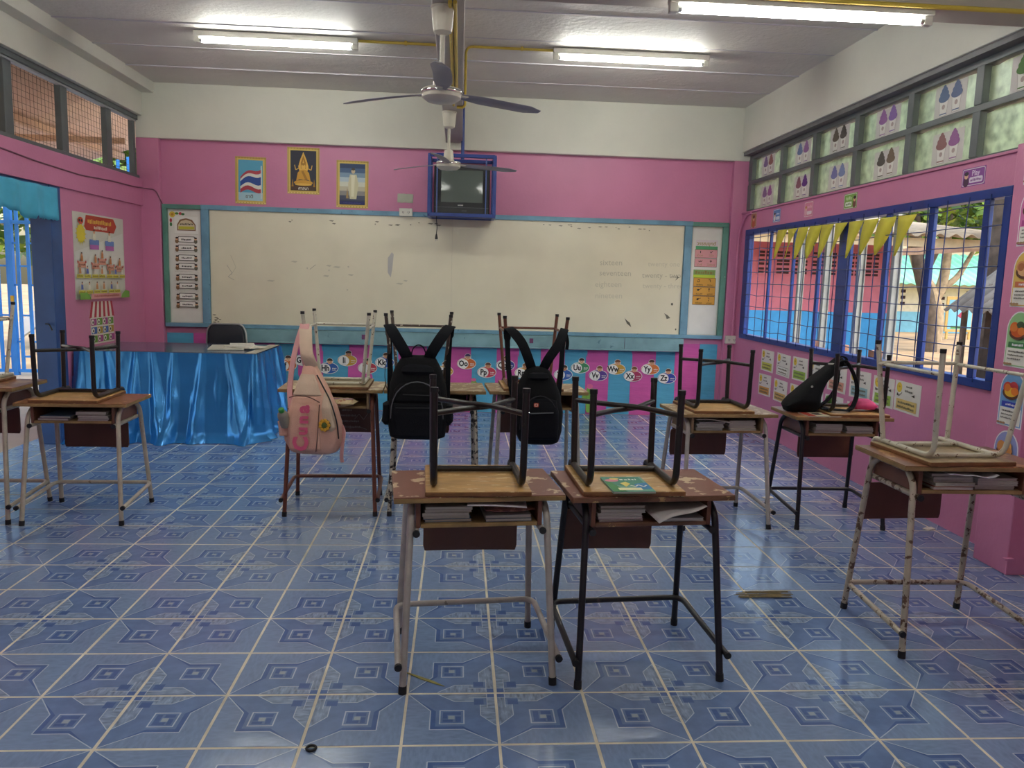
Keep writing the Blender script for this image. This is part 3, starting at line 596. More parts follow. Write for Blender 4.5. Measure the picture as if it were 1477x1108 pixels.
for nm, x, z, w, h, lab in (('cactus', -.73, .17, .12, .2, 'green paper cactus with a pink flower between the hung backpacks'), ('cactus', .02, .17, .13, .2, 'green paper cactus cut-out between the two middle desks'), ('cactus', 1.28, .02, .17, .31, 'tall green paper cactus cut-out on the striped paper near the floor')):
    ol = [(w*(.5+.5*sin(.25+2.6*k/12)*(.75+.25*sin(k))), h*k/12) for k in range(13)]+[(w*(.5-.5*sin(.25+2.6*k/12)*(.75+.25*cos(k))), h*k/12) for k in range(12, -1, -1)]
    sheet('paper_cactus', lab, 'cut-out', (x-w/2, 5.787, z), BACK, w, h, '#7fb04a', [('c', w*.5, h*.93, w*.2, h*.09, '#e0699a')]+[('l', [(w*(.3+.2*k), h*.1), (w*(.3+.2*k), h*.8)], .003, '#5b8a33') for k in range(3)], outline=ol)
# ================================================================== school desks and upturned chairs
EDGE = M('raw_board_edge', '#93764c', .6, var=.2, scale=14); BODY = M('desk_body_brown', '#6e4434', .5, var=.15, scale=9); BODY2 = M('desk_body_tan', '#8a7356', .5, var=.15, scale=9)
TOPB = M('worn_brown_top', '#7c4b3a', .35, var=.12, scale=5, c2='#cdb893', thr=.575, sub=13); TOPT = M('worn_tan_top', '#9b7a55', .35, var=.15, scale=5, c2='#c9bb98', thr=.55, sub=16); TOPR = M('worn_red_brown_top', '#8a5a3c', .32, var=.2, scale=6, c2='#b58c5c', thr=.58, sub=11)
def paint(n, c, c2=None, thr=.6, r=.4): return M(n, c, r, var=.1, scale=20, c2=c2, thr=thr, sub=32)
LW = paint('leg_grey_white', '#a8a19c', '#7d766f', .68); LD = paint('leg_dark', '#17141b', '#4a3436', .66); LC = paint('leg_cream', '#b9ae9e', '#8a7c68', .66); LRU = paint('leg_rusty_white', '#b4a999', '#5a4030', .56); LBR = paint('leg_red_brown', '#6d3a2c', '#4a2a22', .62); LCH = paint('leg_chipped', '#b9b0a2', '#231d1b', .52); LGR = paint('leg_pale_grey', '#9c9a96', '#6f675f', .64)
CDK = paint('chair_dark_tube', '#1d1817', '#4a3a30', .66, .35); CWH = paint('chair_white_tube', '#c4bfae', '#6a5040', .6); CRU = paint('chair_rust_tube', '#6a3f30', '#a98a70', .66); CMX = paint('chair_mixed_tube', '#4a3d36', '#c9c0b0', .58)
PLY = M('plywood_seat', '#c0965c', .42, var=.18, scale=5, stretch=(1, 5, 1), c2='#dcc496', thr=.6, sub=14); PLYP = M('pale_plywood_seat', '#a08c6a', .45, var=.18, scale=5, stretch=(5, 1, 1)); PLYE = M('seat_edge', '#7a4f2c', .5, var=.2, scale=20)
BKR = M('backrest_brown', '#5d382c', .45, var=.1, scale=8)
_mc = {}
def cached(key, fn):
    if key not in _mc: _mc[key] = fn()
    return _mc[key]
def make_desk(x, y, rz, H, leg, top, body, label, W_=.60, D_=.39, EDGE=EDGE):
    o = empty('school_desk', (x, y, 0), RAD(rz), label, 'desk', 'school desks'); k = (H, W_)
    def P_(name, key, mat, fn, bevel=0, smooth=False, parent=o, loc=(0, 0, 0)):
        me = cached((name, key, mat.name), lambda: fn().mesh(name, mat, smooth, bevel)); return inst(name, me, parent, loc)
    dt = P_('desktop', k, EDGE, lambda: MB().box(-W_/2, W_/2, -D_/2, D_/2, H-.021, H-.003), .003)
    P_('laminate', k, top, lambda: MB().box(-W_/2+.001, W_/2-.001, -D_/2+.001, D_/2-.001, H-.0031, H), .001, parent=dt)
    for sx in (-1, 1):
        for sy in (-1, 1):
            l = P_('leg', (k, sx, sy), leg, lambda: MB().tube(fillet([(sx*.266, sy*.235, .012), (sx*.240, sy*.160, H-.075), (sx*.236, sy*.100, H-.034)], .07, 6), .0125, 12), smooth=True)
            P_('rubber_foot', (k, sx, sy), BLACK, lambda: MB().tube([(sx*.2663, sy*.2357, 0), (sx*.2652, sy*.2325, .028)], .0145, 12), smooth=True, parent=l)
        P_('top_rail', (k, sx), leg, lambda: MB().tube([(sx*.236, -.1, H-.034), (sx*.236, .1, H-.034)], .0125, 12), smooth=True)
        P_('side_panel', (k, sx), body, lambda: MB().box(sx*.215-.008, sx*.215+.008, -.165, .17, H-.118, H-.0215), .002)
        t = P_('shelf_tube', (k, sx), leg, lambda: MB().tube([(sx*.222, -.185, H-.130), (sx*.222, .17, H-.130)], .0115, 10), smooth=True)
        P_('end_cap', (k, sx), BLACK, lambda: MB().tube([(sx*.222, -.192, H-.130), (sx*.222, -.183, H-.130)], .0128, 10), parent=t)
    P_('shelf', k, EDGE, lambda: MB().box(-.206, .206, -.166, .170, H-.118, H-.104), .002)
    P_('back_panel', k, body, lambda: MB().box(-.206, .206, .158, .170, H-.103, H-.0215), .002)
    r = P_('foot_rail', k, leg, lambda: MB().tube(fillet([(-.282, -.250, .105), (-.278, .205, .135), (.278, .205, .135), (.282, -.250, .105)], .05, 6), .0115, 12), smooth=True)
    for sx in (-1, 1): P_('rail_cap', (k, sx), BLACK, lambda: MB().tube([(sx*.282, -.258, .1045), (sx*.282, -.246, .1055)], .0132, 10), parent=r)
    return o
def rrect(w, d, r, n=4):
    out = []
    for cx, cy, a0 in ((w/2-r, d/2-r, 0), (-w/2+r, d/2-r, 90), (-w/2+r, -d/2+r, 180), (w/2-r, -d/2+r, 270)):
        out += [(cx+r*cos(RAD(a0+90*i/n)), cy+r*sin(RAD(a0+90*i/n))) for i in range(n+1)]
    return out
def make_chair(x, y, z, rz, tall, tube, seat, label, stretch='X'):
    o = empty('school_chair', (x, y, z), RAD(rz), label, 'chair', 'upturned school chairs')
    h = .452 if tall else .372; xs = .150 if tall else .155; xt = .190 if tall else .158; r = .0105 if tall else .0125; sh = .017; zr = sh+r+.001
    def P_(name, key, mat, fn, bevel=0, smooth=False, parent=o):
        me = cached((name, key, tall, mat.name), lambda: fn().mesh(name, mat, smooth, bevel)); return inst(name, me, parent)
    s_ = P_('seat', 0, PLYE, lambda: MB().prism(rrect(.37, .40, .006), 'z', .0005, sh-.002), .002)
    P_('seat_face', 0, seat, lambda: MB().prism(rrect(.366, .396, .005), 'z', sh-.002, sh), 0, parent=s_)
    for sx in (-1, 1):
        yf, yr = (-.215, .195) if tall else (-.172, .178)
        a = P_('leg', (sx, 'f'), tube, lambda: MB().tube(fillet([(sx*xt, yf, h), (sx*xs, -.165, zr), (sx*xs, -.04, zr)], .06, 6), r, 12), smooth=True)
        b = P_('leg', (sx, 'r'), tube, lambda: MB().tube([(sx*xt, yr, h), (sx*xs, .160, zr)], r, 12), smooth=True)
        for l, yy_ in ((a, yf), (b, yr)): P_('leg_cap', (sx, yy_), BLACK, lambda: MB().tube([(sx*xt, yy_, h-.012), (sx*xt, yy_, h+.004)], r*1.12, 12), parent=l)
        P_('seat_rail', sx, tube, lambda: MB().tube([(sx*xs, -.04, zr), (sx*xs, .172, zr)], r, 12), smooth=True)
        P_('back_post', sx, tube, lambda: MB().tube(fillet([(sx*xs, .168, zr), (sx*xs, .226, zr), (sx*xs, .228, -.06), (sx*xs, .236, -.33)], .03, 5), r*.95, 10), smooth=True)
    P_('cross_rail', 0, tube, lambda: MB().tube([(-xs, .085, zr), (xs, .085, zr)], r*.9, 10), smooth=True)
    if tall: P_('cross_rail', 'front', tube, lambda: MB().tube([(-xs, -.125, zr), (xs, -.125, zr)], r*.9, 10), smooth=True)
    k = (.285 if stretch == 'X' else .362); t = k/h; xk = xs+(xt-xs)*t
    if stretch == 'X':
        for sx in (-1, 1):
            P_('stretcher', sx, tube, lambda: MB().tube(fillet([(sx*xk, -.168, k), (sx*.05, -.03, k+sx*.006), (-sx*.05, .03, k+sx*.006), (-sx*xk, .172, k)], .04, 4), r*.8, 10), smooth=True)
    else:
        yf, yr = -.165-.05*t, .16+.035*t
        P_('stretcher', 'rear', tube, lambda: MB().tube([(-xk, yr, k), (xk, yr, k)], r*.75, 10), smooth=True)
        for sx in (-1, 1): P_('stretcher', ('s', sx), tube, lambda: MB().tube([(sx*xk, yf, k-.004), (sx*xk, yr, k-.004)], r*.75, 10), smooth=True)
    def bk():
        mb = MB(); rings = []
        for j in range(9):
            zz_ = -.335+.165*j/8; ww = .187-(.006 if j in (0, 8) else 0); ring = []
            for i in range(13): u = -1+2*i/12; ring.append((ww*u, .203+.006*(1-u*u), zz_))
            ring += [(p[0], p[1]+.011, p[2]) for p in ring[::-1]]; rings.append(ring)
        return mb.loft(rings)
    P_('backrest', 0, BKR, bk, .002, 50)
    return o
DK = {}
def dk(key, *a, **k): DK[key] = (a, make_desk(*a, **k))
dk('A', -.082, .262, 6, .685, LW, TOPB, BODY, 'chipped brown school desk with grey-white legs, standing beside a dark-legged desk')
dk('B', .538, .284, 5, .685, LD, TOPB, BODY, 'chipped brown school desk with near-black legs, next to the grey-white-legged desk', EDGE=M('brown_board_edge', '#6f4a35', .5, var=.25, scale=12, c2='#a88a5c', thr=.62, sub=20))
dk('C', -2.293, 2.06, 1.5, .685, LC, TOPR, BODY, 'low brown school desk with cream legs in front of the satin skirted table')
dk('D', -2.905, 2.067, 1, .762, LC, TOPR, BODY, 'tall worn school desk with cream legs, closest to the doorway wall', W_=.61)
dk('E', -.905, 2.265, 2, .760, LBR, TOPT, BODY2, 'tall tan topped school desk with red-brown legs, where the pink backpack hangs', W_=.61)
dk('F', -.290, 2.29, 2, .760, LCH, TOPT, BODY, 'tall tan topped school desk with black and white flaking legs', W_=.61)
dk('G', .338, 2.33, 3, .760, LGR, TOPT, BODY, 'tall tan topped school desk with pale grey legs, behind the badge backpack', W_=.61)
dk('H', 1.432, 2.06, 4, .685, LW, TOPT, BODY2, 'low pale topped school desk with grey-white legs and open notebooks inside')
dk('I', 2.150, 2.07, 0, .675, LD, TOPR, BODY, 'low dark-legged school desk beside the window wall with a black bag on it')
dk('J', 1.876, .474, 0, .762, LRU, TOPR, BODY, 'tall school desk with rusty flaking white legs, near the fruit posters')
make_chair(-.08, .262, .6855, 2.6, 0, CDK, PLY, 'dark tube chair upturned on the desk with grey-white legs')
make_chair(.473, .285, .6855, 2, 0, CDK, PLY, 'dark tube chair upturned with a green story book lying on its seat')
make_chair(-2.33, 2.066, .6855, 1, 0, CDK, PLY, 'dark tube chair upturned on the cream-legged desk by the satin skirted table')
make_chair(-2.965, 2.067, .7625, 0, 1, CWH, PLYP, 'white tube chair upturned on the desk closest to the doorway wall', 'side')
chE = make_chair(-.868, 2.27, .7605, 1, 1, CWH, PLYP, 'white tube chair upturned on the red-brown-legged desk, holding the pink backpack', 'side')
make_chair(-.388, 2.288, .7605, 0, 1, CMX, PLYP, 'flaking black and white chair upturned under the plain black backpack', 'side')
make_chair(.305, 2.335, .7605, 2, 1, CRU, PLY, 'red-brown tube chair upturned under the black backpack with a red badge', 'side')
make_chair(1.405, 2.075, .6855, 3, 0, CDK, PLY, 'dark tube chair upturned on the pale topped desk with open notebooks')
make_chair(2.245, 2.084, .6755, 0, 0, CDK, PLY, 'dark tube chair upturned on the desk by the window wall, a black bag against it')
make_chair(1.838, .480, .7625, 4, 1, CWH, PLYP, 'rusty white tube chair upturned on the rusty-legged desk near the fruit posters', 'side')
# ---- books and papers in the desk trays
rb = random.Random(11)
WPAP = ['#b0aaa6', '#a8a29e', '#9c9696', '#b6b0a8']; COVC = ['#7a5a70', '#41506f', '#8a4a3f', '#a8a3a0', '#59708a', '#c9c2b2', '#6b6470']
def in_desk(key): 
    a = DK[key][0]; return Matrix.Translation((a[0], a[1], 0)) @ Matrix.Rotation(RAD(a[2]), 4, 'Z'), a[3]
def book(key, x, y, z, w, d, t, rz, cover, label, group, bend=0, name='exercise_book'):
    mt, H = in_desk(key); mb = MB(); n = 6 if bend else 1; 
    def slab(z0, z1, ins):
        rings = []
        for i in range(n+1):
            u = -w/2+ins+(w-2*ins)*i/n; dz = bend*(2*abs(i/n-.5))**2
            rings.append([(u, -d/2+ins, z0+dz), (u, d/2-ins, z0+dz), (u, d/2-ins, z1+dz), (u, -d/2+ins, z1+dz)])
        return MB().loft(rings)
    o = slab(t*.12, t*.88, .002).build(name, M('page_block', '#b4aeaa', .7, var=.12, scale=60, stretch=(.1, .1, 12)))
    o.matrix_world = mt @ Matrix.Translation((x, y, z)) @ Matrix.Rotation(rz, 4, 'Z'); tag(o, label, 'book', group)
    for z0, z1 in ((0, t*.12), (t*.88, t)): slab(z0, z1, 0).build('cover', M('cover_'+cover.strip('#'), cover, .5, var=.06), o)
    return z+t+.0003
stacks = {'A': [(-.11, 6), (.10, 2)], 'B': [(-.11, 6), (.12, 1)], 'C': [(-.10, 2), (.10, 6)], 'D': [(.09, 3)], 'F': [(.10, 3)], 'G': [(-.12, 3)], 'H': [(-.10, 5), (.10, 6)], 'I': [(-.08, 5), (.12, 4)], 'J': [(-.07, 5), (.11, 6)]}
LB = {'A': 'in the grey-white-legged desk', 'B': 'in the near-black-legged desk', 'C': 'in the low cream-legged desk', 'D': 'in the desk closest to the doorway', 'F': 'in the flaking-legged desk', 'G': 'in the pale grey-legged desk', 'H': 'in the low pale topped desk', 'I': 'in the desk beside the window wall', 'J': 'in the rusty-legged desk'}
for k, ss in stacks.items():
    H = DK[k][0][3]
    for x, n in ss:
        n = min(n, 5); z = H-.1035; side = 'doorway-side' if x < 0 else 'window-side'
        for i in range(n):
            t = rb.uniform(.007, .014); z = book(k, x+rb.uniform(-.008, .008), -.035+rb.uniform(-.012, .01), z, .165, .235, t, rb.uniform(-.03, .03), rb.choice(COVC if i < 2 else WPAP), 'exercise book, %s of the %s stack %s' % ('topmost' if i == n-1 else ['lowest', 'second up', 'third up', 'fourth up', 'fifth up'][i], side, LB[k]), 'exercise books '+LB[k])
# loose sheets curling out of the trays
def loose(key, pts_fn, w, label, col='#cfc9c6', nx=10, ny=8):
    mt, H = in_desk(key); rings = [[Vector(pts_fn(i/nx, j/ny, H)) for i in range(nx+1)] for j in range(ny+1)]
    mb = MB(); mb.loft(rings, closed=False, cap=False); o = mb.build('paper_sheet', M('loose_'+col.strip('#'), col, .7, var=.05), smooth=True)
    sm = o.modifiers.new('thickness', 'SOLIDIFY'); sm.thickness = .0012; o.matrix_world = mt; tag(o, label, 'paper'); return o
loose('A', lambda u, v, H: (-.05+.21*u+.03*v, -.20+.2*v, H-.030-.013*u+.003*sin(u*3)*(1-v)-.002*v), 0, 'white sheet tilting out of the tray of the grey-white-legged desk', '#c9c3cc')
loose('B', lambda u, v, H: (.0+.195*u-.02*v, -.245+.23*v+.05*u, H-.082+.045*u+.006*sin(u*6)+.02*v*(1-u)), 0, 'white sheet curling out of the tray of the near-black-legged desk', '#b9b2b4')
loose('H', lambda u, v, H: (-.20+.22*u, -.19+.2*v, H-.034-.014*u*u+.004*sin(u*5)), 0, 'open notebook page sagging in the tray of the pale topped desk')
loose('J', lambda u, v, H: (-.12+.2*u, -.2+.18*v, H-.036+.007*sin(u*7)+.005*cos(u*11+v)), 0, 'crumpled white paper in the tray of the rusty-legged desk', '#c9c9d2')
# pouches
def pouch(key, x, y, dz, w, d, t, rz, mat, label, zipm):
    mt, H = in_desk(key); rings = []; n = 18
    for j in range(11):
        u = -1+2*j/10; k = max(.03, (1-abs(u)**2.6)); ring = []
        for i in range(n):
            a = 2*pi*i/n; ring.append((w/2*u, d/2*cos(a)*(.93+.07*k), t/2+t/2*sin(a)*k**.7*(1+.12*sin(7*u+3*a))))
        rings.append(ring)
    o = MB().loft(rings).build('pencil_pouch', mat, smooth=True); o.matrix_world = mt @ Matrix.Translation((x, y, H-.1035+dz)) @ Matrix.Rotation(rz, 4, 'Z'); tag(o, label, 'pouch')
    MB().tube([(-w/2*.9, -d*.2, t*.96), (w/2*.9, -d*.2, t*.96)], .003, 6).build('zip', zipm, o); return o
pouch('A', .11, -.10, .026, .18, .11, .026, .05, M('pouch_brown', '#7a4a44', .8, var=.2, scale=30, c2='#9c6a58', thr=.55, sub=60), 'brown speckled pencil pouch under the sheet in the grey-white-legged desk', BLACK)
pouch('E', .055, -.185, .002, .19, .13, .052, -.18, M('pouch_cream', '#c9b48e', .8, var=.15, scale=25, c2='#a8685a', thr=.57, sub=45), 'cream floral pencil pouch in the tray beside the pink backpack', M('lilac_zip', '#b98ab0', .5))
bkE = [c_ for c_ in chE.children if c_.name.startswith('backrest')][0]
cm = []
for z_, x_, n_ in ((-.19, -.02, 3), (-.225, -.06, 6), (-.262, -.02, 5), (-.30, -.10, 9)): cm += scrib(x_, z_, .022*n_, .014, '#8a8078')
cm += [('l', [(.06, -.25), (.09, -.215), (.12, -.25), (.15, -.205)], .003, '#8a8078'), ('l', [(.03, -.31), (.08, -.295), (.14, -.315)], .003, '#8a8078')]
m_ = shapes(MB(), cm).build('chalk_marks', fixn=False); m_.parent = bkE; m_.matrix_local = basis((0, .2022, 0), *BACK); tag(m_, kind='stuff')
# ---- story book on the upturned seat
def cover_book(name, label, loc, rz, w, d, t, cov, items):
    o = MB().box(-w/2, w/2, -d/2, d/2, .0008, t-.0008).build(name, M('page_block', '#d6d2c8')); o.location = loc; o.rotation_euler = (0, 0, rz); tag(o, label, 'book')
    c_ = MB().box(-w/2-.002, w/2+.001, -d/2-.001, d/2+.001, t-.0008, t).build('cover', M('cover_'+cov.strip('#'), cov, .35, var=.04), o); MB().box(-w/2-.002, w/2+.001, -d/2-.001, d/2+.001, 0, .0008).build('cover', M('cover_'+cov.strip('#'), cov), o)
    p_ = shapes(MB(), items).build('print', parent=c_, fixn=False); p_.location = (-w/2, -d/2, t); return o
its = [('p', [(.0, .08), (.14, .08), (.14, .2), (0, .2)], '#3f8a72'), ('p', [(.09, .03), (.148, .03), (.148, .12), (.1, .1)], '#2f7fb4'), ('p', [(.0, 0), (.05, 0), (.02, .12), (0, .14)], '#3a8a4a'), ('c', .028, .15, .026, .018, '#e0859a'), ('c', .042, .172, .018, .012, '#e3d478'), ('p', [(.06, .06), (.085, .1), (.075, .13), (.05, .11)], '#e2cf6a'), ('r', .025, .016, .085, .03, '#ece4b4'), ('l', [(.08, .08), (.095, .062), (.11, .085), (.125, .06), (.14, .08)], .006, '#e8ece4')]+scrib(.06, .158, .062, .02, '#dfe9dc')
cover_book('story_book', 'green story book with a pale name box lying on an upturned chair seat', (.468, .165, .7026), RAD(3), .150, .205, .007, '#4d9a80', its)
# ================================================================== bags
from mathutils import noise as mnoise
def bag_ring(z, w, d, cy, n=28, pw=3.0, cx=0):
    ring = []
    for i in range(n):
        a = 2*pi*i/n; c_, s_ = cos(a), sin(a)
        ring.append(Vector((cx+w/2*math.copysign(abs(c_)**(2/pw), c_), cy+d/2*math.copysign(abs(s_)**(2/pw), s_), z)))
    return ring
def resample(prof, n):
    out = []
    for i in range(n+1):
        t = i/n*(len(prof)-1); k = min(int(t), len(prof)-2); f = t-k; f = f*f*(3-2*f)*.5+f*.5
        out.append([a+(b-a)*f for a, b in zip(prof[k], prof[k+1])])
    return out
def wrinkle(rings, amp, sc, seed=0):
    for r in rings:
        for p in r:
            nz = mnoise.noise(Vector((p.x*sc+seed, p.y*sc*1.3, p.z*sc*.8)))*amp+mnoise.noise(Vector((p.x*sc*2.3, p.y*sc*2.3+seed, p.z*sc*1.5)))*amp*.4
            p.x *= 1+nz*.6; p.y += nz*.25*(1 if p.y > 0 else -1)*.3
    return rings
def body(prof, amp=.03, sc=9, seed=0, n=34):
    # profile rows: z, width, depth, cy, cx
    rings = [bag_ring(r[0], r[1], r[2], r[3], cx=r[4], n=n) for r in resample(prof, 26)]
    return MB().loft(wrinkle(rings, amp, sc, seed))
BK1 = M('black_nylon', '#0b0c10', .75, var=.2, scale=8, bump=.35, bscale=300, spec=.2); BK2 = M('black_nylon_strap', '#101218', .8, var=.12, bump=.3, bscale=260, spec=.2); ZIP = M('zip_grey', '#5a5c60', .4); NVY = M('black_nylon_low', '#080a12', .75, var=.15, bump=.3, bscale=300, spec=.2)
def strap(o, pts, wd, w, th, mat, name='shoulder_strap', n=7): 
    return ribbon(MB(), catmull(pts, n), wd, w, th).build(name, mat, o, smooth=True)
def arch(x0, x1, z0, z1, y, bulge=.0, n=14):
    return [((x0+x1)/2+(x1-x0)/2*cos(pi-pi*i/n), y-bulge*sin(pi*i/n), z0+(z1-z0)*sin(pi*i/n)**.8) for i in range(n+1)]
# ---- plain black backpack on the flaking chair
b = empty('backpack', (-.381, 1.985, .495), 0, 'plain black backpack hung by both straps from the flaking upturned chair', 'backpack')
body([(.0, .26, .10, 0, 0), (.012, .325, .145, 0, 0), (.09, .345, .175, -.01, 0), (.2, .345, .18, -.01, 0), (.32, .325, .165, -.005, 0), (.41, .27, .14, 0, 0), (.47, .20, .10, .01, 0), (.485, .12, .05, .02, 0)], .05, 8, 3).build('body', BK1, b, smooth=60)
body([(.02, .22, .03, -.085, 0), (.03, .285, .05, -.09, 0), (.16, .29, .055, -.092, 0), (.215, .28, .045, -.088, 0), (.222, .2, .02, -.08, 0)], .03, 12, 5).build('front_pocket', NVY, b, smooth=60)
body([(.225, .22, .03, -.085, 0), (.235, .275, .045, -.084, 0), (.29, .265, .045, -.08, 0), (.335, .2, .03, -.072, 0), (.345, .1, .01, -.065, 0)], .03, 12, 9).build('upper_pocket', BK1, b, smooth=60)
MB().tube(arch(-.15, .15, .13, .345, -.095, .012), .0035, 6).build('zip', ZIP, b, smooth=True)
MB().tube([(-.08, -.118, .272), (.12, -.118, .268)], .003, 6).build('zip', BLACK, b)
MB().tube([(-.12, -.122, .195), (.12, -.122, .197)], .003, 6).build('zip', BLACK, b)
body([(.36, .1, .02, -.055, 0), (.40, .19, .03, -.075, 0), (.425, .17, .02, -.065, 0), (.44, .08, .01, -.05, 0)], .02, 10).build('top_flap', BK2, b, smooth=60)
strap(b, arch(-.042, .042, .47, .545, .02, 0, 8), (0, 1, 0), .022, .006, BK2, 'grab_handle', 2)
for sx in (-1, 1):
    body([(.08, .03, .06, 0, sx*.175), (.1, .055, .1, 0, sx*.178), (.2, .05, .11, 0, sx*.178), (.21, .03, .08, 0, sx*.17)], .05, 14, sx).build('side_pocket', NVY, b, smooth=60)
    strap(b, [(sx*.055, -.005, .455), (sx*.085, -.03, .52), (sx*.135, -.018, .60), (sx*.172, .05, .648), (sx*.182, .115, .645), (sx*.178, .125, .58), (sx*.172, .10, .40), (sx*.170, .085, .2)], (1, 0, -.15*sx), [.065]*20+[.06]*8+[.045]*7+[.03]*15, .010, BK2)
strap(b, [(-.172, .08, .52), (-.19, .05, .44), (-.195, .03, .36), (-.185, .03, .29)], (0, 1, 0), .014, .003, BLACK, 'strap_tail', 5)
# ---- black backpack with a badge
b = empty('backpack', (.325, 2.0, .468), RAD(3), 'black backpack with a small red badge hung from the red-brown upturned chair', 'backpack')
body([(.0, .16, .08, 0, .02), (.015, .23, .13, 0, .01), (.09, .285, .16, -.01, .0), (.2, .295, .165, -.01, 0), (.30, .27, .15, -.005, -.005), (.38, .21, .12, 0, -.01), (.44, .14, .09, .005, -.01), (.46, .09, .05, .01, -.01)], .06, 8, 8).build('body', BK1, b, smooth=60)
body([(.04, .14, .03, -.08, .01), (.05, .21, .05, -.083, .008), (.2, .225, .055, -.085, 0), (.27, .19, .04, -.08, 0), (.285, .1, .015, -.07, 0)], .04, 11, 2).build('front_pocket', NVY, b, smooth=60)
MB().tube(arch(-.115, .11, .10, .30, -.088, .014), .0035, 6).build('zip', BLACK, b, smooth=True)
MB().tube([(-.06, -.118, .20), (.075, -.117, .205)], .0032, 6).build('zip', ZIP, b); MB().lathe([(.004, -.003), (.006, 0), (.004, .003)], 10, (-.066, -.121, .204)).build('zip_pull', CHROME, b)
m = shapes(MB(), [('rr', -.014, -.012, .028, .024, .005, '#b8452e'), ('rr', -.010, -.008, .020, .016, .004, '#e0b9a4'), ('c', 0, 0, .006, .005, '#a83a2a')]).build('badge', fixn=False); m.parent = b; m.matrix_local = basis((-.028, -.1195, .25), *BACK)
body([(.385, .08, .02, -.05, -.01), (.40, .12, .028, -.062, -.01), (.425, .11, .02, -.055, -.01), (.43, .06, .01, -.045, -.01)], .02, 9).build('top_flap', BK2, b, smooth=60)
for sx in (-1, 1):
    strap(b, [(-.01+sx*.03, .0, .435), (-.01+sx*.06, -.03, .51), (sx*.11, -.022, .60), (sx*.155-.01, .03, .668), (sx*.172-.01, .10, .67), (sx*.168-.01, .115, .60), (sx*.158-.01, .09, .42), (sx*.13, .075, .2)], (1, 0, -.25*sx), [.056]*20+[.05]*8+[.042]*7+[.03]*15, .010, BK2)
strap(b, [(.16, .06, .665), (.172, .04, .61), (.168, .035, .56)], (1, 0, 0), .02, .004, BK2, 'strap_tail', 5)
# ---- pink canvas backpack
PKB = M('pink_canvas', '#d8a995', .75, var=.1, scale=7, bump=.3, bscale=220); PKB2 = M('beige_canvas', '#d2b9a2', .75, var=.08, scale=8, bump=.3, bscale=220); PKS = M('pink_strap', '#dba2a0', .7, var=.08); PKD = M('pink_canvas_low', '#c99684', .75, var=.1, bump=.3, bscale=220)
b = empty('backpack', (-.972, 1.955, .405), RAD(-5), 'pink and beige canvas backpack hung by one strap from the white upturned chair', 'backpack')
body([(.0, .20, .09, 0, .0), (.012, .27, .14, 0, .0), (.08, .335, .175, -.01, 0), (.18, .325, .18, -.012, .0), (.28, .265, .165, -.01, .0), (.38, .185, .13, 0, -.01), (.46, .11, .08, .01, -.02), (.51, .07, .05, .02, -.03)], .07, 9, 12).build('body', PKB, b, smooth=60)
body([(.025, .13, .03, -.082, -.03), (.04, .185, .05, -.088, -.03), (.16, .185, .055, -.09, -.03), (.27, .16, .05, -.085, -.03), (.335, .13, .03, -.07, -.032), (.345, .1, .012, -.06, -.032)], .04, 12, 4).build('front_pocket', PKB, b, smooth=60)
body([(.33, .16, .03, -.05, -.02), (.35, .165, .05, -.058, -.02), (.41, .12, .05, -.04, -.025), (.46, .08, .03, -.02, -.03)], .04, 12, 1).build('beige_flap', PKB2, b, smooth=60)
body([(.14, .05, .05, -.06, .105), (.17, .09, .08, -.06, .10), (.28, .07, .08, -.055, .09), (.36, .03, .04, -.04, .075)], .05, 12, 2).build('beige_gusset', PKB2, b, smooth=60)
MB().tube(catmull([(.155, -.06, .10), (.15, -.085, .2), (.115, -.09, .32), (.07, -.075, .4), (.03, -.05, .46)], 6), .004, 6).build('zip', BLACK, b, smooth=True)
MB().tube(catmull([(-.115, -.095, .335), (-.06, -.112, .348), (0, -.105, .34), (.055, -.09, .31)], 6), .0028, 6).build('seam', M('brown_seam', '#5a3a30', .6), b, smooth=True)
MB().tube(catmull([(.04, -.118, .03), (.05, -.122, .12), (.055, -.12, .2), (.058, -.105, .3)], 6), .0025, 6).build('seam', M('brown_seam', '#5a3a30'), b, smooth=True)
pr_ = []
for ch, z, k in (('a', .275, .10), ('n', .215, .09), ('u', .15, .09), ('C', .075, .115)): pr_.append(('t', -.055-.12*(.3-z)*.6, z, k, ch, '#d0567c', .05, pi/2))
m = shapes(MB(), pr_).build('lettering', fixn=False); m.parent = b; m.matrix_local = basis((.03, -.1215, 0), (1, 0, 0), (0, -.02, 1))
MB().lathe([(.0, -.004), (.03, -.003), (.034, 0), (.03, .003), (0, .004)], 18).build('pocket_lining', M('dark_lining', '#3a3a2c', .8), b, loc=(.088, -.108, .185), rot=(pi/2, 0, 0))
for k in range(9):
    a = 2*pi*k/9; MB().lathe([(.0, -.006), (.009, -.004), (.011, 0), (.009, .004), (0, .006)], 8).build('yellow_charm_petal', M('yellow_charm', '#dba52c', .6, var=.15), b, loc=(.088+.024*cos(a), -.116, .185+.027*sin(a)), rot=(pi/2, 0, 0))
MB().lathe([(.0, -.008), (.014, -.006), (.016, 0), (.014, .006), (0, .008)], 10).build('charm_centre', M('charm_green', '#4a5a24', .7), b, loc=(.088, -.118, .185), rot=(pi/2, 0, 0))
strap(b, [(-.03, .01, .49), (-.045, .0, .56), (-.065, .03, .66), (-.075, .075, .725), (-.082, .10, .73), (-.10, .09, .70), (-.125, .03, .55), (-.14, .0, .38), (-.13, -.02, .26)], (1, 0, .1), [.062]*14+[.055]*14+[.03]*28, .010, PKS)
strap(b, [(-.01, .0, .5), (-.035, -.02, .58), (-.055, .03, .68), (-.07, .08, .72)], (1, 0, 0), [.07]*25, .012, PKB2, 'padded_strap')
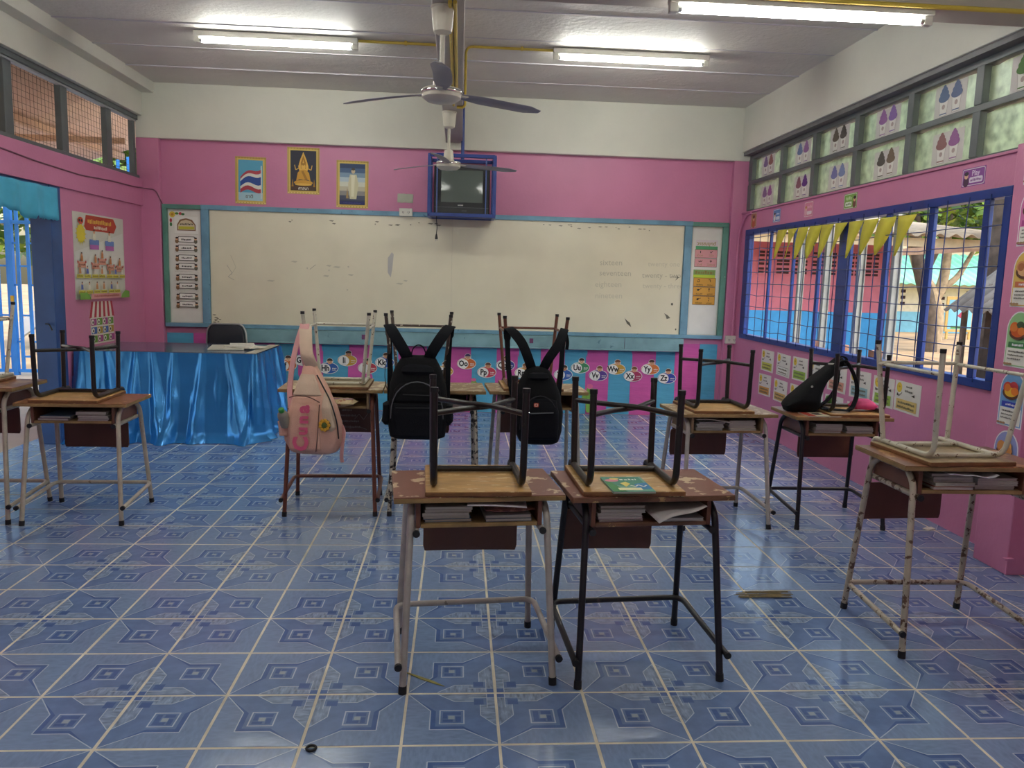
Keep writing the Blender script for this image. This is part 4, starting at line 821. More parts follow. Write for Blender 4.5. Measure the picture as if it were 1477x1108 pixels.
strap(b, [(.15, .03, .16), (.172, .0, .12), (.165, -.01, .05), (.16, -.01, -.02), (.165, -.01, -.05)], (1, -.4, 0), .022, .008, PKS, 'hanging_strap')
m = MB(); m.lathe([(.0, 0), (.028, .001), (.03, .01), (.03, .075), (.026, .09), (.016, .1), (.014, .104)], 20); bt = m.build('water_bottle', M('bottle_clear', '#8e877c', .25, var=.1), loc=(-1.118, 1.885, .575), rot=(RAD(28), RAD(-8), 0), smooth=True); tag(bt, 'small drink bottle with a green cap in the side pocket of the pink backpack', 'bottle')
MB().lathe([(.0165, .1), (.0165, .118), (.014, .121), (0, .121)], 16).build('cap', M('green_cap', '#2f8a3a', .4), bt, smooth=True)
body([(.1, .03, .06, 0, -.155), (.11, .08, .11, -.03, -.15), (.19, .085, .12, -.035, -.15), (.2, .05, .09, -.03, -.15)], .05, 12, 6).build('side_pocket', PKB, b, smooth=60)
# ---- black bag slumped on the desk beside the window wall
b = empty('shoulder_bag', (2.0, 2.075, .6765), RAD(0), 'black bag slumped against the upturned chair on the desk beside the window wall', 'bag')
SIL = [(-.135, .002), (-.15, .035), (-.11, .09), (-.06, .14), (.03, .22), (.12, .295), (.165, .335), (.195, .34), (.205, .31), (.17, .285), (.13, .25), (.10, .205), (.075, .15), (.06, .09), (.055, .03), (.03, .002)]
SIL = [(p.x, p.y) for p in [Vector((a[0], a[1], 0)).lerp(Vector((c_[0], c_[1], 0)), k/3) for a, c_ in zip(SIL, SIL[1:]+SIL[:1]) for k in range(3)]]
gx, gz = .0, .12; sm_ = []
for k in range(13):
    v = -1+2*k/12; f_ = .5+.5*math.sqrt(max(0, 1-abs(v)**3.2)); 
    sm_.append([Vector((gx+(x-gx)*f_, v*.10*(1-.35*max(0, z)/.34), max(.001, gz+(z-gz)*f_*(1 if z > gz else .5+.5*f_)))) for x, z in SIL])
for r in sm_:
    for p in r: p.y += .006*mnoise.noise(p*14); p.z = max(.001, p.z+.007*mnoise.noise(p*11))
MB().loft(sm_).build('body', BK1, b, smooth=60)
tri = [(-.03, -.118, .06), (.11, -.1, .04), (.1, -.09, .2)]
MB().lathe([(.0, -.002), (.007, -.001), (.007, .001), (0, .002)], 12).build('tag', M('silver_tag', '#b8b8b0', .3), b, loc=(-.035, -.122, .17), rot=(RAD(100), RAD(20), 0), )
strap(b, [(.14, -.03, .30), (.185, -.05, .325), (.22, -.06, .29), (.262, -.07, .2), (.27, -.075, .12), (.245, -.09, .055), (.205, -.12, .03)], (0, 1, 0), .042, .009, BK2)
strap(b, [(.13, .04, .29), (.18, .05, .31), (.205, .05, .24), (.19, .04, .14), (.13, .02, .065), (.05, -.02, .035)], (0, 1, 0), .034, .009, BK2)
strap(b, [(.05, -.09, .035), (.11, -.11, .032), (.16, -.125, .032), (.205, -.12, .028)], (0, 1, .2), .03, .006, BK2, 'lower_strap')
strap(b, [(.15, .0, .32), (.19, .0, .345), (.225, 0, .33), (.215, .0, .30)], (0, 1, 0), .025, .008, BK2, 'grab_handle')
MB().box(.10, .145, -.035, -.02, .296, .304).build('silver_stripe', M('silver_tag', '#b8b8b0'), b, rot=(0, 0, 0))
its = [('r', 0, 0, .05, .14, '#a8382c'), ('r', .05, .02, .15, .11, '#d9cfae'), ('r', .06, .04, .05, .07, '#4a3a34'), ('r', .13, .06, .04, .05, '#b8463a'), ('r', .18, .0, .03, .14, '#c9b98e')]
cover_book('picture_book', 'thin red and cream book on the desk edge under the black bag', (2.02, 1.945, .6755), RAD(2), .2, .14, .006, '#c9bfa0', its)
m = MB(); rings = [bag_ring(z, w, d, 0, 20) for z, w, d in ((.0, .15, .09), (.02, .17, .1), (.045, .12, .07), (.06, .05, .03))]; 
for r in rings:
    for p in r: p.x += .012*mnoise.noise(p*25); p.y += .01*mnoise.noise(p*21)
o = m.loft(rings).build('cloth_pouch', M('magenta_cloth', '#b8346a', .7, var=.2, scale=14), loc=(2.33, 2.03, .708), smooth=60); tag(o, 'crumpled magenta cloth bundle on the upturned seat beside the black bag', 'cloth')
o = MB().lathe([(.004, 0), (.02, .006), (.026, .03), (.018, .05), (.004, .055)], 14).build('pom_toy', M('green_felt', '#5a9a4a', .8, var=.2, scale=30), loc=(2.20, 2.20, .708), smooth=True); tag(o, 'small green felt ball by the strap of the black bag', 'toy')
# ================================================================== teacher table
TBX0, TBX1, TBY0, TBY1, TBZ = -3.33, -1.862, 4.17, 5.06, .75
t = empty('teacher_table', ((TBX0+TBX1)/2, (TBY0+TBY1)/2, 0), 0, 'long teacher table with a glossy grey-blue top and pale right edge', 'table'); hx, hy = (TBX1-TBX0)/2, (TBY1-TBY0)/2
tt = MB().box(-hx, hx, -hy, hy, TBZ-.03, TBZ).build('table_top', M('glossy_table_top', '#56657f', .16, var=.15, scale=2), t, bevel=.004)
MB().box(hx-.09, hx+.001, -hy, hy, TBZ, TBZ+.0015).build('edge_tape', M('edge_tape', '#c9c2ae', .5, var=.1), tt)
for sx in (-1, 1):
    for sy in (-1, 1): MB().box(sx*(hx-.06)-.02, sx*(hx-.06)+.02, sy*(hy-.06)-.02, sy*(hy-.06)+.02, 0, TBZ-.03).build('leg', M('table_leg', '#5a4a40', .5), t)
SAT = M('blue_satin', '#2f86cc', .26, metal=.45, var=.1, scale=4, spec=.7)
def skirt():
    path = [(TBX0+.02, TBY1-.1), (TBX0-.012, TBY0-.012), (TBX1+.012, TBY0-.012), (TBX1+.012, TBY1+.005)]
    segs = [(Vector(a), Vector(b_)) for a, b_ in zip(path, path[1:])]; N = 520; tot = sum((b_-a).length for a, b_ in segs); cols = []
    rs = random.Random(5)
    pl = []; u_ = 0
    while u_ < tot: pl.append(u_); u_ += rs.uniform(.13, .24)
    lean = [rs.uniform(-.05, .16) for _ in pl]; dep = [rs.uniform(.6, 1.5) for _ in pl]
    for i in range(N+1):
        d = tot*i/N; r = d
        for a, b_ in segs:
            L_ = (b_-a).length
            if r <= L_+1e-6: break
            r -= L_
        dr_ = (b_-a).normalized(); nrm = Vector((dr_.y, -dr_.x))
        cn = 1
        base = a+dr_*min(r, L_); col_ = []
        for j in range(25):
            v = j/24; z = TBZ-.004-(TBZ-.006)*v
            ph = d-.09*v*v
            off = .0; 
            for p_, l_, q_ in zip(pl, lean, dep):
                x = (d-p_-l_*v*1.1)
                if -.2 < x < .25:
                    w = .018+.05*v; off += q_*(.013+.072*v)*math.exp(-(x/w)**2)-q_*.03*v*math.exp(-((x-w*1.9)/(w*.9))**2)
            off += .008*v*sin(d*38+v*4)+.012*v*mnoise.noise(Vector((d*7, v*5, 1)))+.007*mnoise.noise(Vector((d*22, v*6, 3)))*(.3+v)+.004*mnoise.noise(Vector((d*50, v*14, 5)))*v
            fl_ = .11*v**1.5 if d < tot-.95 and d > .8 else .035*v
            if v > .93: fl_ += .05*(v-.93)/.07
            P2 = base+nrm*(.004+max(off, -.0)+fl_*.9)
            col_.append(Vector((P2.x, P2.y, max(.004, z))))
        cols.append(col_)
    m_ = MB(); m_.loft(cols, closed=False, cap=False); return m_
o = skirt().build('table_skirt', SAT, smooth=80); tag(o, 'pleated shiny blue satin skirt pinned around the teacher table', 'tablecloth')
# papers on the table, office chair behind it
for k, (x, y, rz, w, d, t_, c_) in enumerate(((-2.22, 4.62, .2, .3, .42, .012, '#cfcabc'), (-2.06, 4.60, -.5, .3, .21, .010, '#d9d6cc'), (-2.10, 4.66, .3, .21, .3, .008, '#e2dfd6'))):
    o = MB().box(-w/2, w/2, -d/2, d/2, 0, t_).build('paper_pile', M('pp_'+c_.strip('#'), c_, .7, var=.08, scale=8), loc=(x, y, TBZ+.002+[0, .0125, .023][k]), rot=(0, 0, rz), bevel=.001); tag(o, ['long flat pile of printed papers on the teacher table', 'bound document lying across the papers on the teacher table', 'topmost white papers of the pile on the teacher table'][k], 'papers')
o = empty('office_chair', (-2.475, 5.33, 0), 0, 'navy vinyl chair with a rounded chrome rimmed back behind the teacher table', 'chair')
VIN = M('navy_vinyl', '#20242f', .4, var=.06)
ol = [(.2*cos(RAD(a)), .0) for a in ()]; prof = [(-.205, .50), (-.195, .72)]+[(-.19+.07*(1-cos(RAD(a))), .80+.11*sin(RAD(a))) for a in range(10, 91, 16)]; prof = prof+[(-x, z) for x, z in prof[::-1]]
MB().prism([(x*.93, .5+(z-.5)*.985) for x, z in prof], 'y', .12, .165).build('backrest', VIN, o, bevel=.015, seg=3, smooth=40)
MB().tube([(x, .145, z) for x, z in prof], .011, 10).build('back_frame', STEEL, o, smooth=True)
MB().box(-.21, .21, -.2, .14, .43, .48).build('seat', VIN, o, bevel=.02, seg=3, smooth=40)
for sx in (-1, 1):
    MB().tube([(sx*.19, -.17, .0), (sx*.18, -.15, .43)], .011, 10).build('leg', STEEL, o, smooth=True); MB().tube([(sx*.195, .2, .0), (sx*.2, .14, .52)], .011, 10).build('leg', STEEL, o, smooth=True)
# ================================================================== right wall papers
def cup(x, y, s, c):
    return [('p', [(x-.032*s, y-.062*s), (x+.032*s, y-.062*s), (x+.042*s, y+.03*s), (x-.042*s, y+.03*s)], '#b9b2ac'), ('p', [(x-.029*s, y-.059*s), (x+.029*s, y-.059*s), (x+.039*s, y+.027*s), (x-.039*s, y+.027*s)], '#f0eee8'), ('c', x, y-.012*s, .014*s, .013*s, '#b9a7a2'), ('l', [(x-.03*s, y-.05*s), (x+.03*s, y-.05*s)], .006*s, c), ('c', x, y+.036*s, .05*s, .024*s, c), ('c', x, y+.058*s, .04*s, .022*s, c), ('c', x, y+.078*s, .027*s, .018*s, c), ('c', x, y+.092*s, .014*s, .014*s, c)]
top = [('#8a6fa0', '#a06a66'), ('#7080ac', '#a070ac'), ('#6a5f54', '#5a5650'), ('#9a68a4', '#8d6ab0'), ('#64789c', '#69789e'), ('#5f8a4a', '#8a8a4a')]
bot = [('#8a6494', '#a0609a'), ('#94606e', '#6a3a8a'), ('#7676ae', '#8090bc'), ('#5c5750', '#7d6b58'), ('#966a68', '#a068a0'), None]
nmc = {'#8a6fa0': 'purple', '#7080ac': 'blue', '#6a5f54': 'brown', '#9a68a4': 'violet', '#64789c': 'navy', '#5f8a4a': 'green', '#8a6494': 'plum', '#94606e': 'maroon', '#7676ae': 'indigo', '#5c5750': 'black', '#966a68': 'dark red'}
for i, (a, b) in enumerate(list(zip(my, my[1:]))[:6]):
    for row, z0 in ((top, 2.538), (bot, 2.240)):
        if not row[i]: continue
        w, h = .32, .195; c1, c2_ = row[i]; o_ = [.005, -.005][row is top]
        sheet('cup_print', 'sheet with two drawn cups, the first %s topped, on the %s high panes' % (nmc[c1], 'upper' if row is top else 'lower'), 'paper', (2.9062, a-.035-.19-o_*2, z0), RIGHT, w, h, '#dfdad6', cup(.095, .075, 1.15, c1)+cup(.225, .08, 1.15, c2_), 'cup drawings on the high window panes', roll=rnd.uniform(-.02, .02))
for y, w, h, c, lab, items in ((5.397, .15, .15, '#b07a5a', 'brown figured paper label on the ledge nearest the corner', lambda w, h: person(w/2, h*.5, .08, '#5a3424', '#d9a27c', '#c0603a')), (4.812, .17, .12, '#5a86c0', 'blue paper label with a small figure on the pink ledge', lambda w, h: person(.04, h*.5, .05, '#3a2a22', '#e3b48e', '#e8e6e0')+[('rr', .075, .02, .08, .03, .008, '#d9dfe8')]+scrib(.08, .075, .07, .02, '#c9d6ea')), (4.126, .17, .13, '#d98aa0', 'pink paper label with a small figure on the pink ledge', lambda w, h: person(.035, h*.5, .05, '#c08a4a', '#e8c2a0', '#e0b0b8')+scrib(.06, .085, .09, .025, '#e9b7c2')+[('rr', .06, .02, .09, .03, .008, '#ecd9dd')]), (3.399, .20, .115, '#7fae4a', 'green paper label with a boy figure on the pink ledge', lambda w, h: person(.165, h*.5, .055, '#33251c', '#e0ad86', '#7a4a3a')+scrib(.03, .08, .09, .03, '#c3dca0')+[('rr', .025, .018, .1, .035, .01, '#e6eedd')]+scrib(.035, .036, .08, .018, '#6a8a4a')), (1.942, .21, .105, '#8a4a9a', 'purple paper label reading Play with a witch hat figure', lambda w, h: person(.04, h*.5, .055, '#2a1c30', '#e3b796', '#4a2a4a')+[('t', .125, .072, .045, 'Play', '#ead9ee', .015), ('rr', .07, .018, .12, .033, .01, '#e6dcea')]+scrib(.08, .034, .1, .016, '#8a5a9a'))):
    sheet('shelf_label', lab, 'label', (XR-.001, y+w/2, 2.103-h/2), RIGHT, w, h, c, [('rr', .004, .004, w-.008, h-.008, .012, '#e8e2e2'), ('rr', .008, .008, w-.016, h-.016, .01, c)]+items(w, h), 'small paper labels on the pink ledge')
# bunting
bn = empty('bunting', (XR-.032, 3.64, 1.95), 0, 'string of ten yellow paper pennants hung across the barred window', 'bunting')
YP = M('yellow_paper', '#dcd24a', .6, var=.06, scale=8, trans=0)
MB().tube(catmull([(0, 1.1, .03), (0, .5, .005), (0, -.2, -.01), (0, -1.02, -.02), (0, -1.12, .0)], 8), .002, 5).build('string', M('string_dark', '#4a4a40', .7), bn)
py0 = 1.03
for k in range(10):
    y = py0-k*.225; w = .205+.015*(k % 3 == 0); zt = .008-.028*k/9; tip = (y+.015+rnd.uniform(-.02, .03), zt-.265+rnd.uniform(-.02, .02)); n = 6; mb = MB(); cv = rnd.uniform(-.02, .02)
    A_, B_ = Vector((0, y, zt)), Vector((0, y-w, zt-.004)); C_ = Vector((0, tip[0], tip[1])); rings = []
    for j in range(n+1):
        v = j/n; l, r = A_.lerp(C_, v), B_.lerp(C_, v*.985); rings.append([(-.004-cv*sin(pi*v)-(.012*v), l.y, l.z), (-.004-cv*.3*sin(pi*v)-.006*v, (l.y+r.y)/2, (l.z+r.z)/2), (-.004+cv*sin(pi*v), r.y, r.z)])
    mb.loft(rings, closed=False, cap=False); p_ = mb.build('pennant', YP, bn, smooth=True); sm = p_.modifiers.new('thickness', 'SOLIDIFY'); sm.thickness = .0008
# worksheets
R1 = [4.94, 4.565, 4.208, 3.875, 3.53, 3.17, 2.83, 2.55]; R2 = [4.965, 4.59, 4.225, 3.885, 3.545, 3.18]
bands = ['#c9cc5a', '#eeece4', '#9dc04a', '#d8d4c8', '#d99a86', '#8fb4bc', '#9dc04a', '#d9bd74']; bands2 = ['#dba050', '#d9b46a', '#c9c06a', '#b9cdd2', '#e0c87a', '#c9cc7a']
nm1 = ['yellow-green', 'white boxed', 'lime green', 'plain grey', 'salmon', 'pale blue', 'leaf green', 'gold']; nm2 = ['orange', 'amber', 'olive', 'ice blue', 'straw', 'pale lime']
for row, zz_, bd, nm in ((R1, .625, bands, nm1), (R2, .378, bands2, nm2)):
    for i, y in enumerate(row):
        w, h = .30, .205; w = .27 if row is R1 and i == 6 else w
        its = [('c', .05, h-.045, .032, .034, '#e2c640'), ('c', .05, h-.04, .012, .006, '#b89426')]+scrib(.13, h-.03, .07, .014, '#5a564e')+scrib(.12, h-.06, .09, .016, '#6a665c')+scrib(.03, h-.095, .03, .02, '#4a463e')+[('l', [(.06, h-.1), (.09, h-.075)], .004, '#4a463e'), ('p', [(.2, h-.085), (.235, h-.07), (.24, h-.09)], '#3a3630')]
        its += [('r', .03, .015, w-.06, .07, '#4a463e' if bd[i] == '#eeece4' else bd[i]), ('r', .033, .018, w-.066, .064, bd[i])]+scrib(.05, .062, w-.1, .016, '#6f6a50')+scrib(.05, .034, w-.1, .016, '#6f6a50')
        sheet('worksheet', 'white word sheet with a %s word box taped under the window' % nm[i], 'worksheet', (XR-.0015, y, zz_+rnd.uniform(-.004, .004)), RIGHT, w, h, '#e4e1d8', its, 'word sheets taped under the window', roll=rnd.uniform(-.025, .02))
# food posters on the near column
FR = [(.45, '#8f9ad0', 'bread rolls in a bowl, lowest on the column', ['#c98a4a', '#d9a058', '#b8743a', '#c98a4a']), (.755, '#6f9fd0', 'cut grapefruit and banana with a blue banner', ['#c8423a', '#b83440', '#e0b030', '#d9762a']), (1.06, '#8fbf86', 'orange carrots and dark greens with a green banner', ['#d8682a', '#3a4a30', '#c8581f', '#d87a30']), (1.365, '#d9b45a', 'brown eggs and buns with a gold arch', ['#c98a5a', '#b87040', '#d9a878', '#a8623a']), (1.67, '#cf6aa8', 'pink sweets with a magenta banner', ['#c84a8a', '#e08ab8', '#b83a7a', '#d870a0']), (1.975, '#7fae5a', 'green vegetables, highest on the column', ['#d8c03a', '#6a9a3a', '#4a8a3a', '#c8a030'])]
bc = ['#7a86c0', '#2f3fb0', '#3f7a4a', '#c8704a', '#b03f8a', '#4a7a3a']
for i, (z, c, what, fr) in enumerate(FR):
    w, h = .178, .285; ol = [(0, 0), (w, 0), (w, h*.66)]+[(w/2+w/2*cos(RAD(a)), h*.66+h*.34*sin(RAD(a))) for a in range(15, 166, 15)]+[(0, h*.66)]
    inn = [(w/2+(p[0]-w/2)*.93, h/2+(p[1]-h/2)*.955) for p in ol]
    its = [('p', inn, c), ('r', .012, .012, w-.024, .085, '#e4e2da'), ('r', .022, .1, w-.044, .028, bc[i])]+scrib(.05, .114, w-.1, .012, '#e8e4ee')+scrib(.03, .08, w-.06, .009, '#55514a')+scrib(.03, .062, w-.06, .009, '#55514a')+scrib(.03, .044, w-.08, .009, '#55514a')+[('c', .02+.02*k, .016, .012, .006, '#9a7a5a') for k in range(3)]
    its += [('c', w/2, .175, .06, .034, '#5a3424'), ('c', w*.36, .2, .032, .03, fr[0]), ('c', w*.6, .205, .032, .03, fr[1]), ('c', w*.5, .178, .045, .024, fr[2]), ('c', w*.66, .185, .028, .02, fr[3]), ('c', w*.36, .2, .022, .02, fr[3])]
    sheet('food_poster', 'arched paper poster of %s' % what, 'poster', (2.667, 1.298, z), RIGHT, w, h, '#e6e3e6', its, 'arched food posters on the near column', outline=ol)
for z, y in ((1.3, 1.42), (.72, 1.33), (.98, 1.42), (1.02, 1.35)): pass
# ================================================================== left wall papers, door valance
w, h = .99, .735; its = [('p', [(.02, .4), (.97, .6), (.97, .3), (.02, .1)], '#dcdcd4'), ('p', [(.2, .62), (.24, .72), (.78, .72), (.84, .655), (.78, .59), (.24, .59)], '#b8412f')]+scrib(.27, .67, .46, .04, '#e0b24a')+scrib(.38, .62, .26, .03, '#ead9c8')
its += [('c', .13, .555, .075, .075, '#dcc93a')]+[('p', [(.13+.07*cos(a_-.12), .555+.07*sin(a_-.12)), (.13+.105*cos(a_), .555+.105*sin(a_)), (.13+.07*cos(a_+.12), .555+.07*sin(a_+.12))], '#dcc93a') for a_ in [k*2*pi/14 for k in range(14)]]+[('c', .13, .665, .05, .03, '#c8503a'), ('c', .11, .665, .014, .012, '#2a2624'), ('c', .15, .665, .014, .012, '#2a2624')]
def figure(x, y, s, c): return [('p', [(x-.03*s, y), (x+.03*s, y), (x+.022*s, y+.06*s), (x-.022*s, y+.06*s)], c), ('c', x, y+.072*s, .016*s, .018*s, '#d9a27c'), ('c', x, y+.085*s, .014*s, .008*s, '#3a2a22')]
for x in (.37, .67): its += [('r', x-.09, .47, .18, .045, '#6a86c0'), ('r', x-.085, .43, .17, .04, '#b86ab0')]+figure(x, .51, 1, '#e6e0cc')
for x, y in ((.12, .34), (.37, .33), (.5, .37), (.66, .32), (.85, .31)): its += [('p', [(x-.075, y-.07), (x+.075, y-.07), (x+.065, y-.02), (x-.065, y-.02)], '#dca08a'), ('c', x-.07, y-.022, .012, .012, '#b8352a'), ('c', x+.07, y-.022, .012, .012, '#b8352a')]+scrib(x-.055, y-.045, .11, .016, '#8a4a3a')+figure(x, y-.015, .8, '#cf8a5a')
for row, y in ((0, .165), (1, .03)):
    for k, x in enumerate((.06, .19, .33, .46, .61, .73, .87)):
        if row and k > 5: continue
        its += [('r', x-.06, y-.012+.03, .12, .03, '#d9cf5a')]+scrib(x-.05, y+.033, .1, .014, '#8a7a30')+figure(x, y+.055, .72, ['#cf8f5f', '#5a6ab0', '#e6e0d4', '#cf8f5f'][(k+row) % 4])
its += [('p', [(.0, 0), (.2, 0), (.17, .04), (.12, .06), (.05, .055), (0, .06)], '#7aa84a'), ('p', [(.8, 0), (.99, 0), (.99, .06), (.9, .07), (.83, .04)], '#7aa84a'), ('r', .2, .002, .6, .045, '#d99a9a')]+scrib(.25, .026, .5, .018, '#b8605a')
sheet('wall_chart', 'large pale wall chart with a red heading and a yellow sun on the pink wall', 'poster', (XL+.0015, 4.285, 1.162), LEFT, w, h, '#d3d2c6', its)
w, h = .50, .375; its = [('p', [(.0, .24), (.5, .24), (.46, .375), (.05, .375)], '#e4dccf')]
for k in range(0, 11, 2): its.append(('p', [(.5*k/11, .23), (.5*(k+1)/11, .23), (.05+.41*(k+1)/11, .375), (.05+.41*k/11, .375)], '#b83246'))
its += [('r', .02, .0, .46, .235, '#ded8cc')]
pal = ['#a84a8a', '#4a6ab0', '#6a9a3a', '#b0903a']
for r in range(3):
    for c_ in range(4): its += [('r', .03+.112*c_, .165-.075*r, .105, .06, pal[(r+c_*2) % 4]), ('c', .062+.112*c_, .195-.075*r, .026, .024, '#eae6da'), ('c', .066+.112*c_, .193-.075*r, .014, .012, '#4a443a')]
sheet('letter_chart', 'small paper shop-front chart with a red and white striped awning', 'poster', (XL+.0015, 4.51, .762), LEFT, w, h, '#d9d3c8', its, outline=[(.02, 0), (.48, 0), (.48, .225), (.5, .23), (.46, .375), (.05, .375), (0, .23), (.02, .225)])
# valance
VAL = M('turquoise_cloth', '#4fb4d6', .7, var=.08, scale=6, trans=0); mb = MB(); cols = []
nv = 64; rsv = random.Random(2); hang = 0
for i in range(nv+1):
    y = 2.45+1.53*i/nv; hang = .245+rsv.uniform(-.05, .02) if i % 3 == 0 else hang
    if i > 52: hang = .245+.01*(i % 2)
    cols.append([Vector((-3.338+.012*sin(y*21)+.006*sin(y*57)*(j/6), y, 2.045-hang*j/6)) for j in range(7)])
mb.loft(cols, closed=False, cap=False); o = mb.build('door_valance', VAL, smooth=True); sm = o.modifiers.new('thickness', 'SOLIDIFY'); sm.thickness = .0015; tag(o, 'ragged turquoise cloth valance across the top of the doorway', 'curtain')
# ================================================================== small things on the floor
o = MB().tube([(.014*cos(2*pi*k/16), .014*sin(2*pi*k/16), .004) for k in range(16)], .004, 8, closed=True).build('hair_band', BLACK, loc=(-.574, -.318, 0), smooth=True); tag(o, 'small black elastic ring lying on the tiles', 'hair band')
o = MB().prism([(-.10, .004), (-.06, .0), (.0, -.006), (.07, -.004), (.10, .0), (.05, .008), (-.02, .008)], 'z', .0008, .003).build('dry_leaf', M('dry_leaf', '#8f8a4a', .7, var=.2, scale=30), loc=(-.26, .10, 0), rot=(0, 0, -.6)); tag(o, 'dry yellowish blade of grass on the tiles by the grey-white-legged desk', 'leaf')
mb = MB(); rs = random.Random(4)
for k in range(26):
    y = rs.uniform(-.035, .035); x = rs.uniform(-.03, .03); l = rs.uniform(.07, .13); a = rs.uniform(-.15, .15)+y*2; mb.tube([(x-l*cos(a), y-l*sin(a)*.4, .003+k*.0002), (x, y, .004+k*.0003), (x+l*cos(a), y+l*sin(a)*.4, .003+k*.0002)], .0016, 4)
o = mb.build('straw_tuft', M('straw', '#8a7a56', .8, var=.2, scale=40), loc=(1.30, .85, 0)); tag(o, 'flattened tuft of broom straw on the shiny tiles', 'straw')
for x, y, r in ((2.72, 1.86, .5), (1.98, 2.52, .3)):
    o = MB().prism([(-.035, -.02), (.03, -.025), (.045, .01), (.0, .02), (-.04, .015)], 'z', .0008, .006).build('paper_scrap', M('scrap', '#d6d2c6', .7), loc=(x, y, 0), rot=(0, 0, r)); tag(o, 'torn white paper scrap on the floor by the window wall' if x > 2.5 else 'torn white paper scrap on the floor behind the dark-legged window desk', 'scrap')
# ================================================================== outside
SAND = M('sandy_ground', '#a98f6e', .9, var=.2, scale=1.2, bump=.3, bscale=6); CONC = M('pale_concrete', '#b7a995', .85, var=.1, scale=1.5)
g_ = MB().box(-40, 60, -30, 70, -.5, -.16).build('ground', SAND); tag(g_, kind='structure')
g2 = MB().box(-9, XL-.17, -6, 8.6, -.16, -.02).build('walkway', CONC); tag(g2, kind='structure')
# annex across the yard
an = empty('annex_building', (5.2, 12.5, -.16), 0, 'low school building with pink over blue walls and a corrugated roof across the yard', 'building')
APK = M('annex_pink', '#c4707f', .7, var=.06); ABL = M('annex_blue', '#3f9ad6', .7, var=.06); FAS = M('fascia_cream', '#d9c39c', .6, var=.1); RUF = M('weathered_roof', '#b9a78f', .7, var=.25, scale=1.5)
MB().box(-4, 3.30, 0, 4, 0, 1.14).build('lower_wall', ABL, an); MB().box(-4, 3.30, .003, 4, 1.141, 2.6).build('upper_wall', APK, an)
SLOT = M('vent_dark', '#3a2024', .8)
for k in range(8):
    m = MB(); x = .42+k*.36
    m.box(x, x+.30, -.012, .0, 1.83, 2.34, APK)
    for r in range(3):
        for c_ in range(2):
            for q_ in range(2): m.box(x+.02+c_*.14, x+.13+c_*.14, -.016, -.011, 1.86+r*.16+q_*.065, 1.905+r*.16+q_*.065, SLOT)
    m.build('vent_block', None, an)
MB().box(-4.4, 4.95, -.95, -.90, 2.41, 2.565).build('fascia', FAS, an); MB().box(4.90, 4.95, -.9, 4.4, 2.41, 2.565).build('fascia', FAS, an)
def corrug(x0, x1, y0, z0, y1, z1, amp, pitch, x1b=None):
    x1b = x1 if x1b is None else x1b
    m = MB(); n = int((x1-x0)/pitch*6); r0, r1 = [], []
    for i in range(n+1):
        x = x0+(x1-x0)*i/n; w = amp*sin(2*pi*(x-x0)/pitch); r0.append((x, y0, z0+w)); r1.append((x0+(x1b-x0)*i/n, y1, z1+w))
    return m.loft([r0, [tuple((Vector(a)+Vector(b))/2) for a, b in zip(r0, r1)], r1], closed=False, cap=False)
r_ = corrug(-4.5, 5.15, -1.1, 2.62, 2.0, 3.2, .035, .30, 3.3).build('roof', RUF, an, smooth=True); sm = r_.modifiers.new('t', 'SOLIDIFY'); sm.thickness = .015
r_ = corrug(-4.5, 3.3, 2.0, 3.2, 5.1, 2.66, .035, .30, 5.15).build('roof', RUF, an, smooth=True); sm = r_.modifiers.new('t', 'SOLIDIFY'); sm.thickness = .015
# far building with the green roof
fb = empty('green_roof_building', (19, 27, -.16), 0, 'far cream and pale blue building under a green metal roof', 'building')
MB().box(-8, 8, 0, 5, 0, .8).build('lower_wall', M('far_blue', '#7fc0dc', .7, var=.06), fb); MB().box(-8, 8, .003, 5, .801, 1.95).build('upper_wall', M('far_cream', '#dfd6c0', .7, var=.06), fb)
for k in range(9):
    m = MB()
    for r in range(3):
        for c_ in range(3): m.box(-7.4+k*1.6+c_*.28, -7.22+k*1.6+c_*.28, -.01, .0, 1.05+r*.24, 1.17+r*.24)
    tag(m.build('vent_holes', SLOT, fb), kind='stuff')
r_ = corrug(-8.6, 8.6, -.9, 1.85, 2.5, 3.15, .03, .35).build('roof', M('green_roof', '#6fb89a', .5, var=.15, scale=1), fb, smooth=True); sm = r_.modifiers.new('t', 'SOLIDIFY'); sm.thickness = .02
# painted notice board standing near the far building
nb = empty('painted_board', (16.9, 23.2, -.16), 0, 'painted blue picture board with a yellow border standing in the yard', 'sign')
MB().box(-.5, .5, -.03, .03, .25, 1.45).build('board', M('board_yellow', '#dcb46a', .6), nb, bevel=.01); m = shapes(MB(), [('r', -.42, .34, .84, 1.0, '#7fc4e0'), ('c', -.1, 1.2, .12, .1, '#c83a6a'), ('p', [(-.1, .8), (.05, .95), (.15, .8), (.02, .72)], '#b03a5a'), ('r', -.3, .36, .5, .1, '#5a9a4a')]).build('painting', fixn=False); m.parent = nb; m.matrix_local = basis((0, -.034, 0), *BACK)
for x in (-.4, .4): MB().box(x-.03, x+.03, -.03, .03, 0, .25).build('leg', M('board_yellow', '#dcb46a'), nb)
pt = empty('potted_plant', (15.0, 24.5, -.16), 0, 'small potted plant standing in front of the far blue wall', 'plant')
MB().lathe([(.12, 0), (.2, .3), (.18, .3)], 14).build('pot', M('terracotta', '#b0583a', .7), pt, smooth=True)
LEAF = [M('leaf_light', '#8fae3f', .5, var=.3, scale=1.2), M('leaf_mid', '#62852f', .5, var=.3, scale=1.2), M('leaf_dark', '#47662a', .5, var=.3, scale=1.2)]
for m_ in LEAF: m_.node_tree.nodes['Principled BSDF'].inputs['Transmission Weight'].default_value = 0
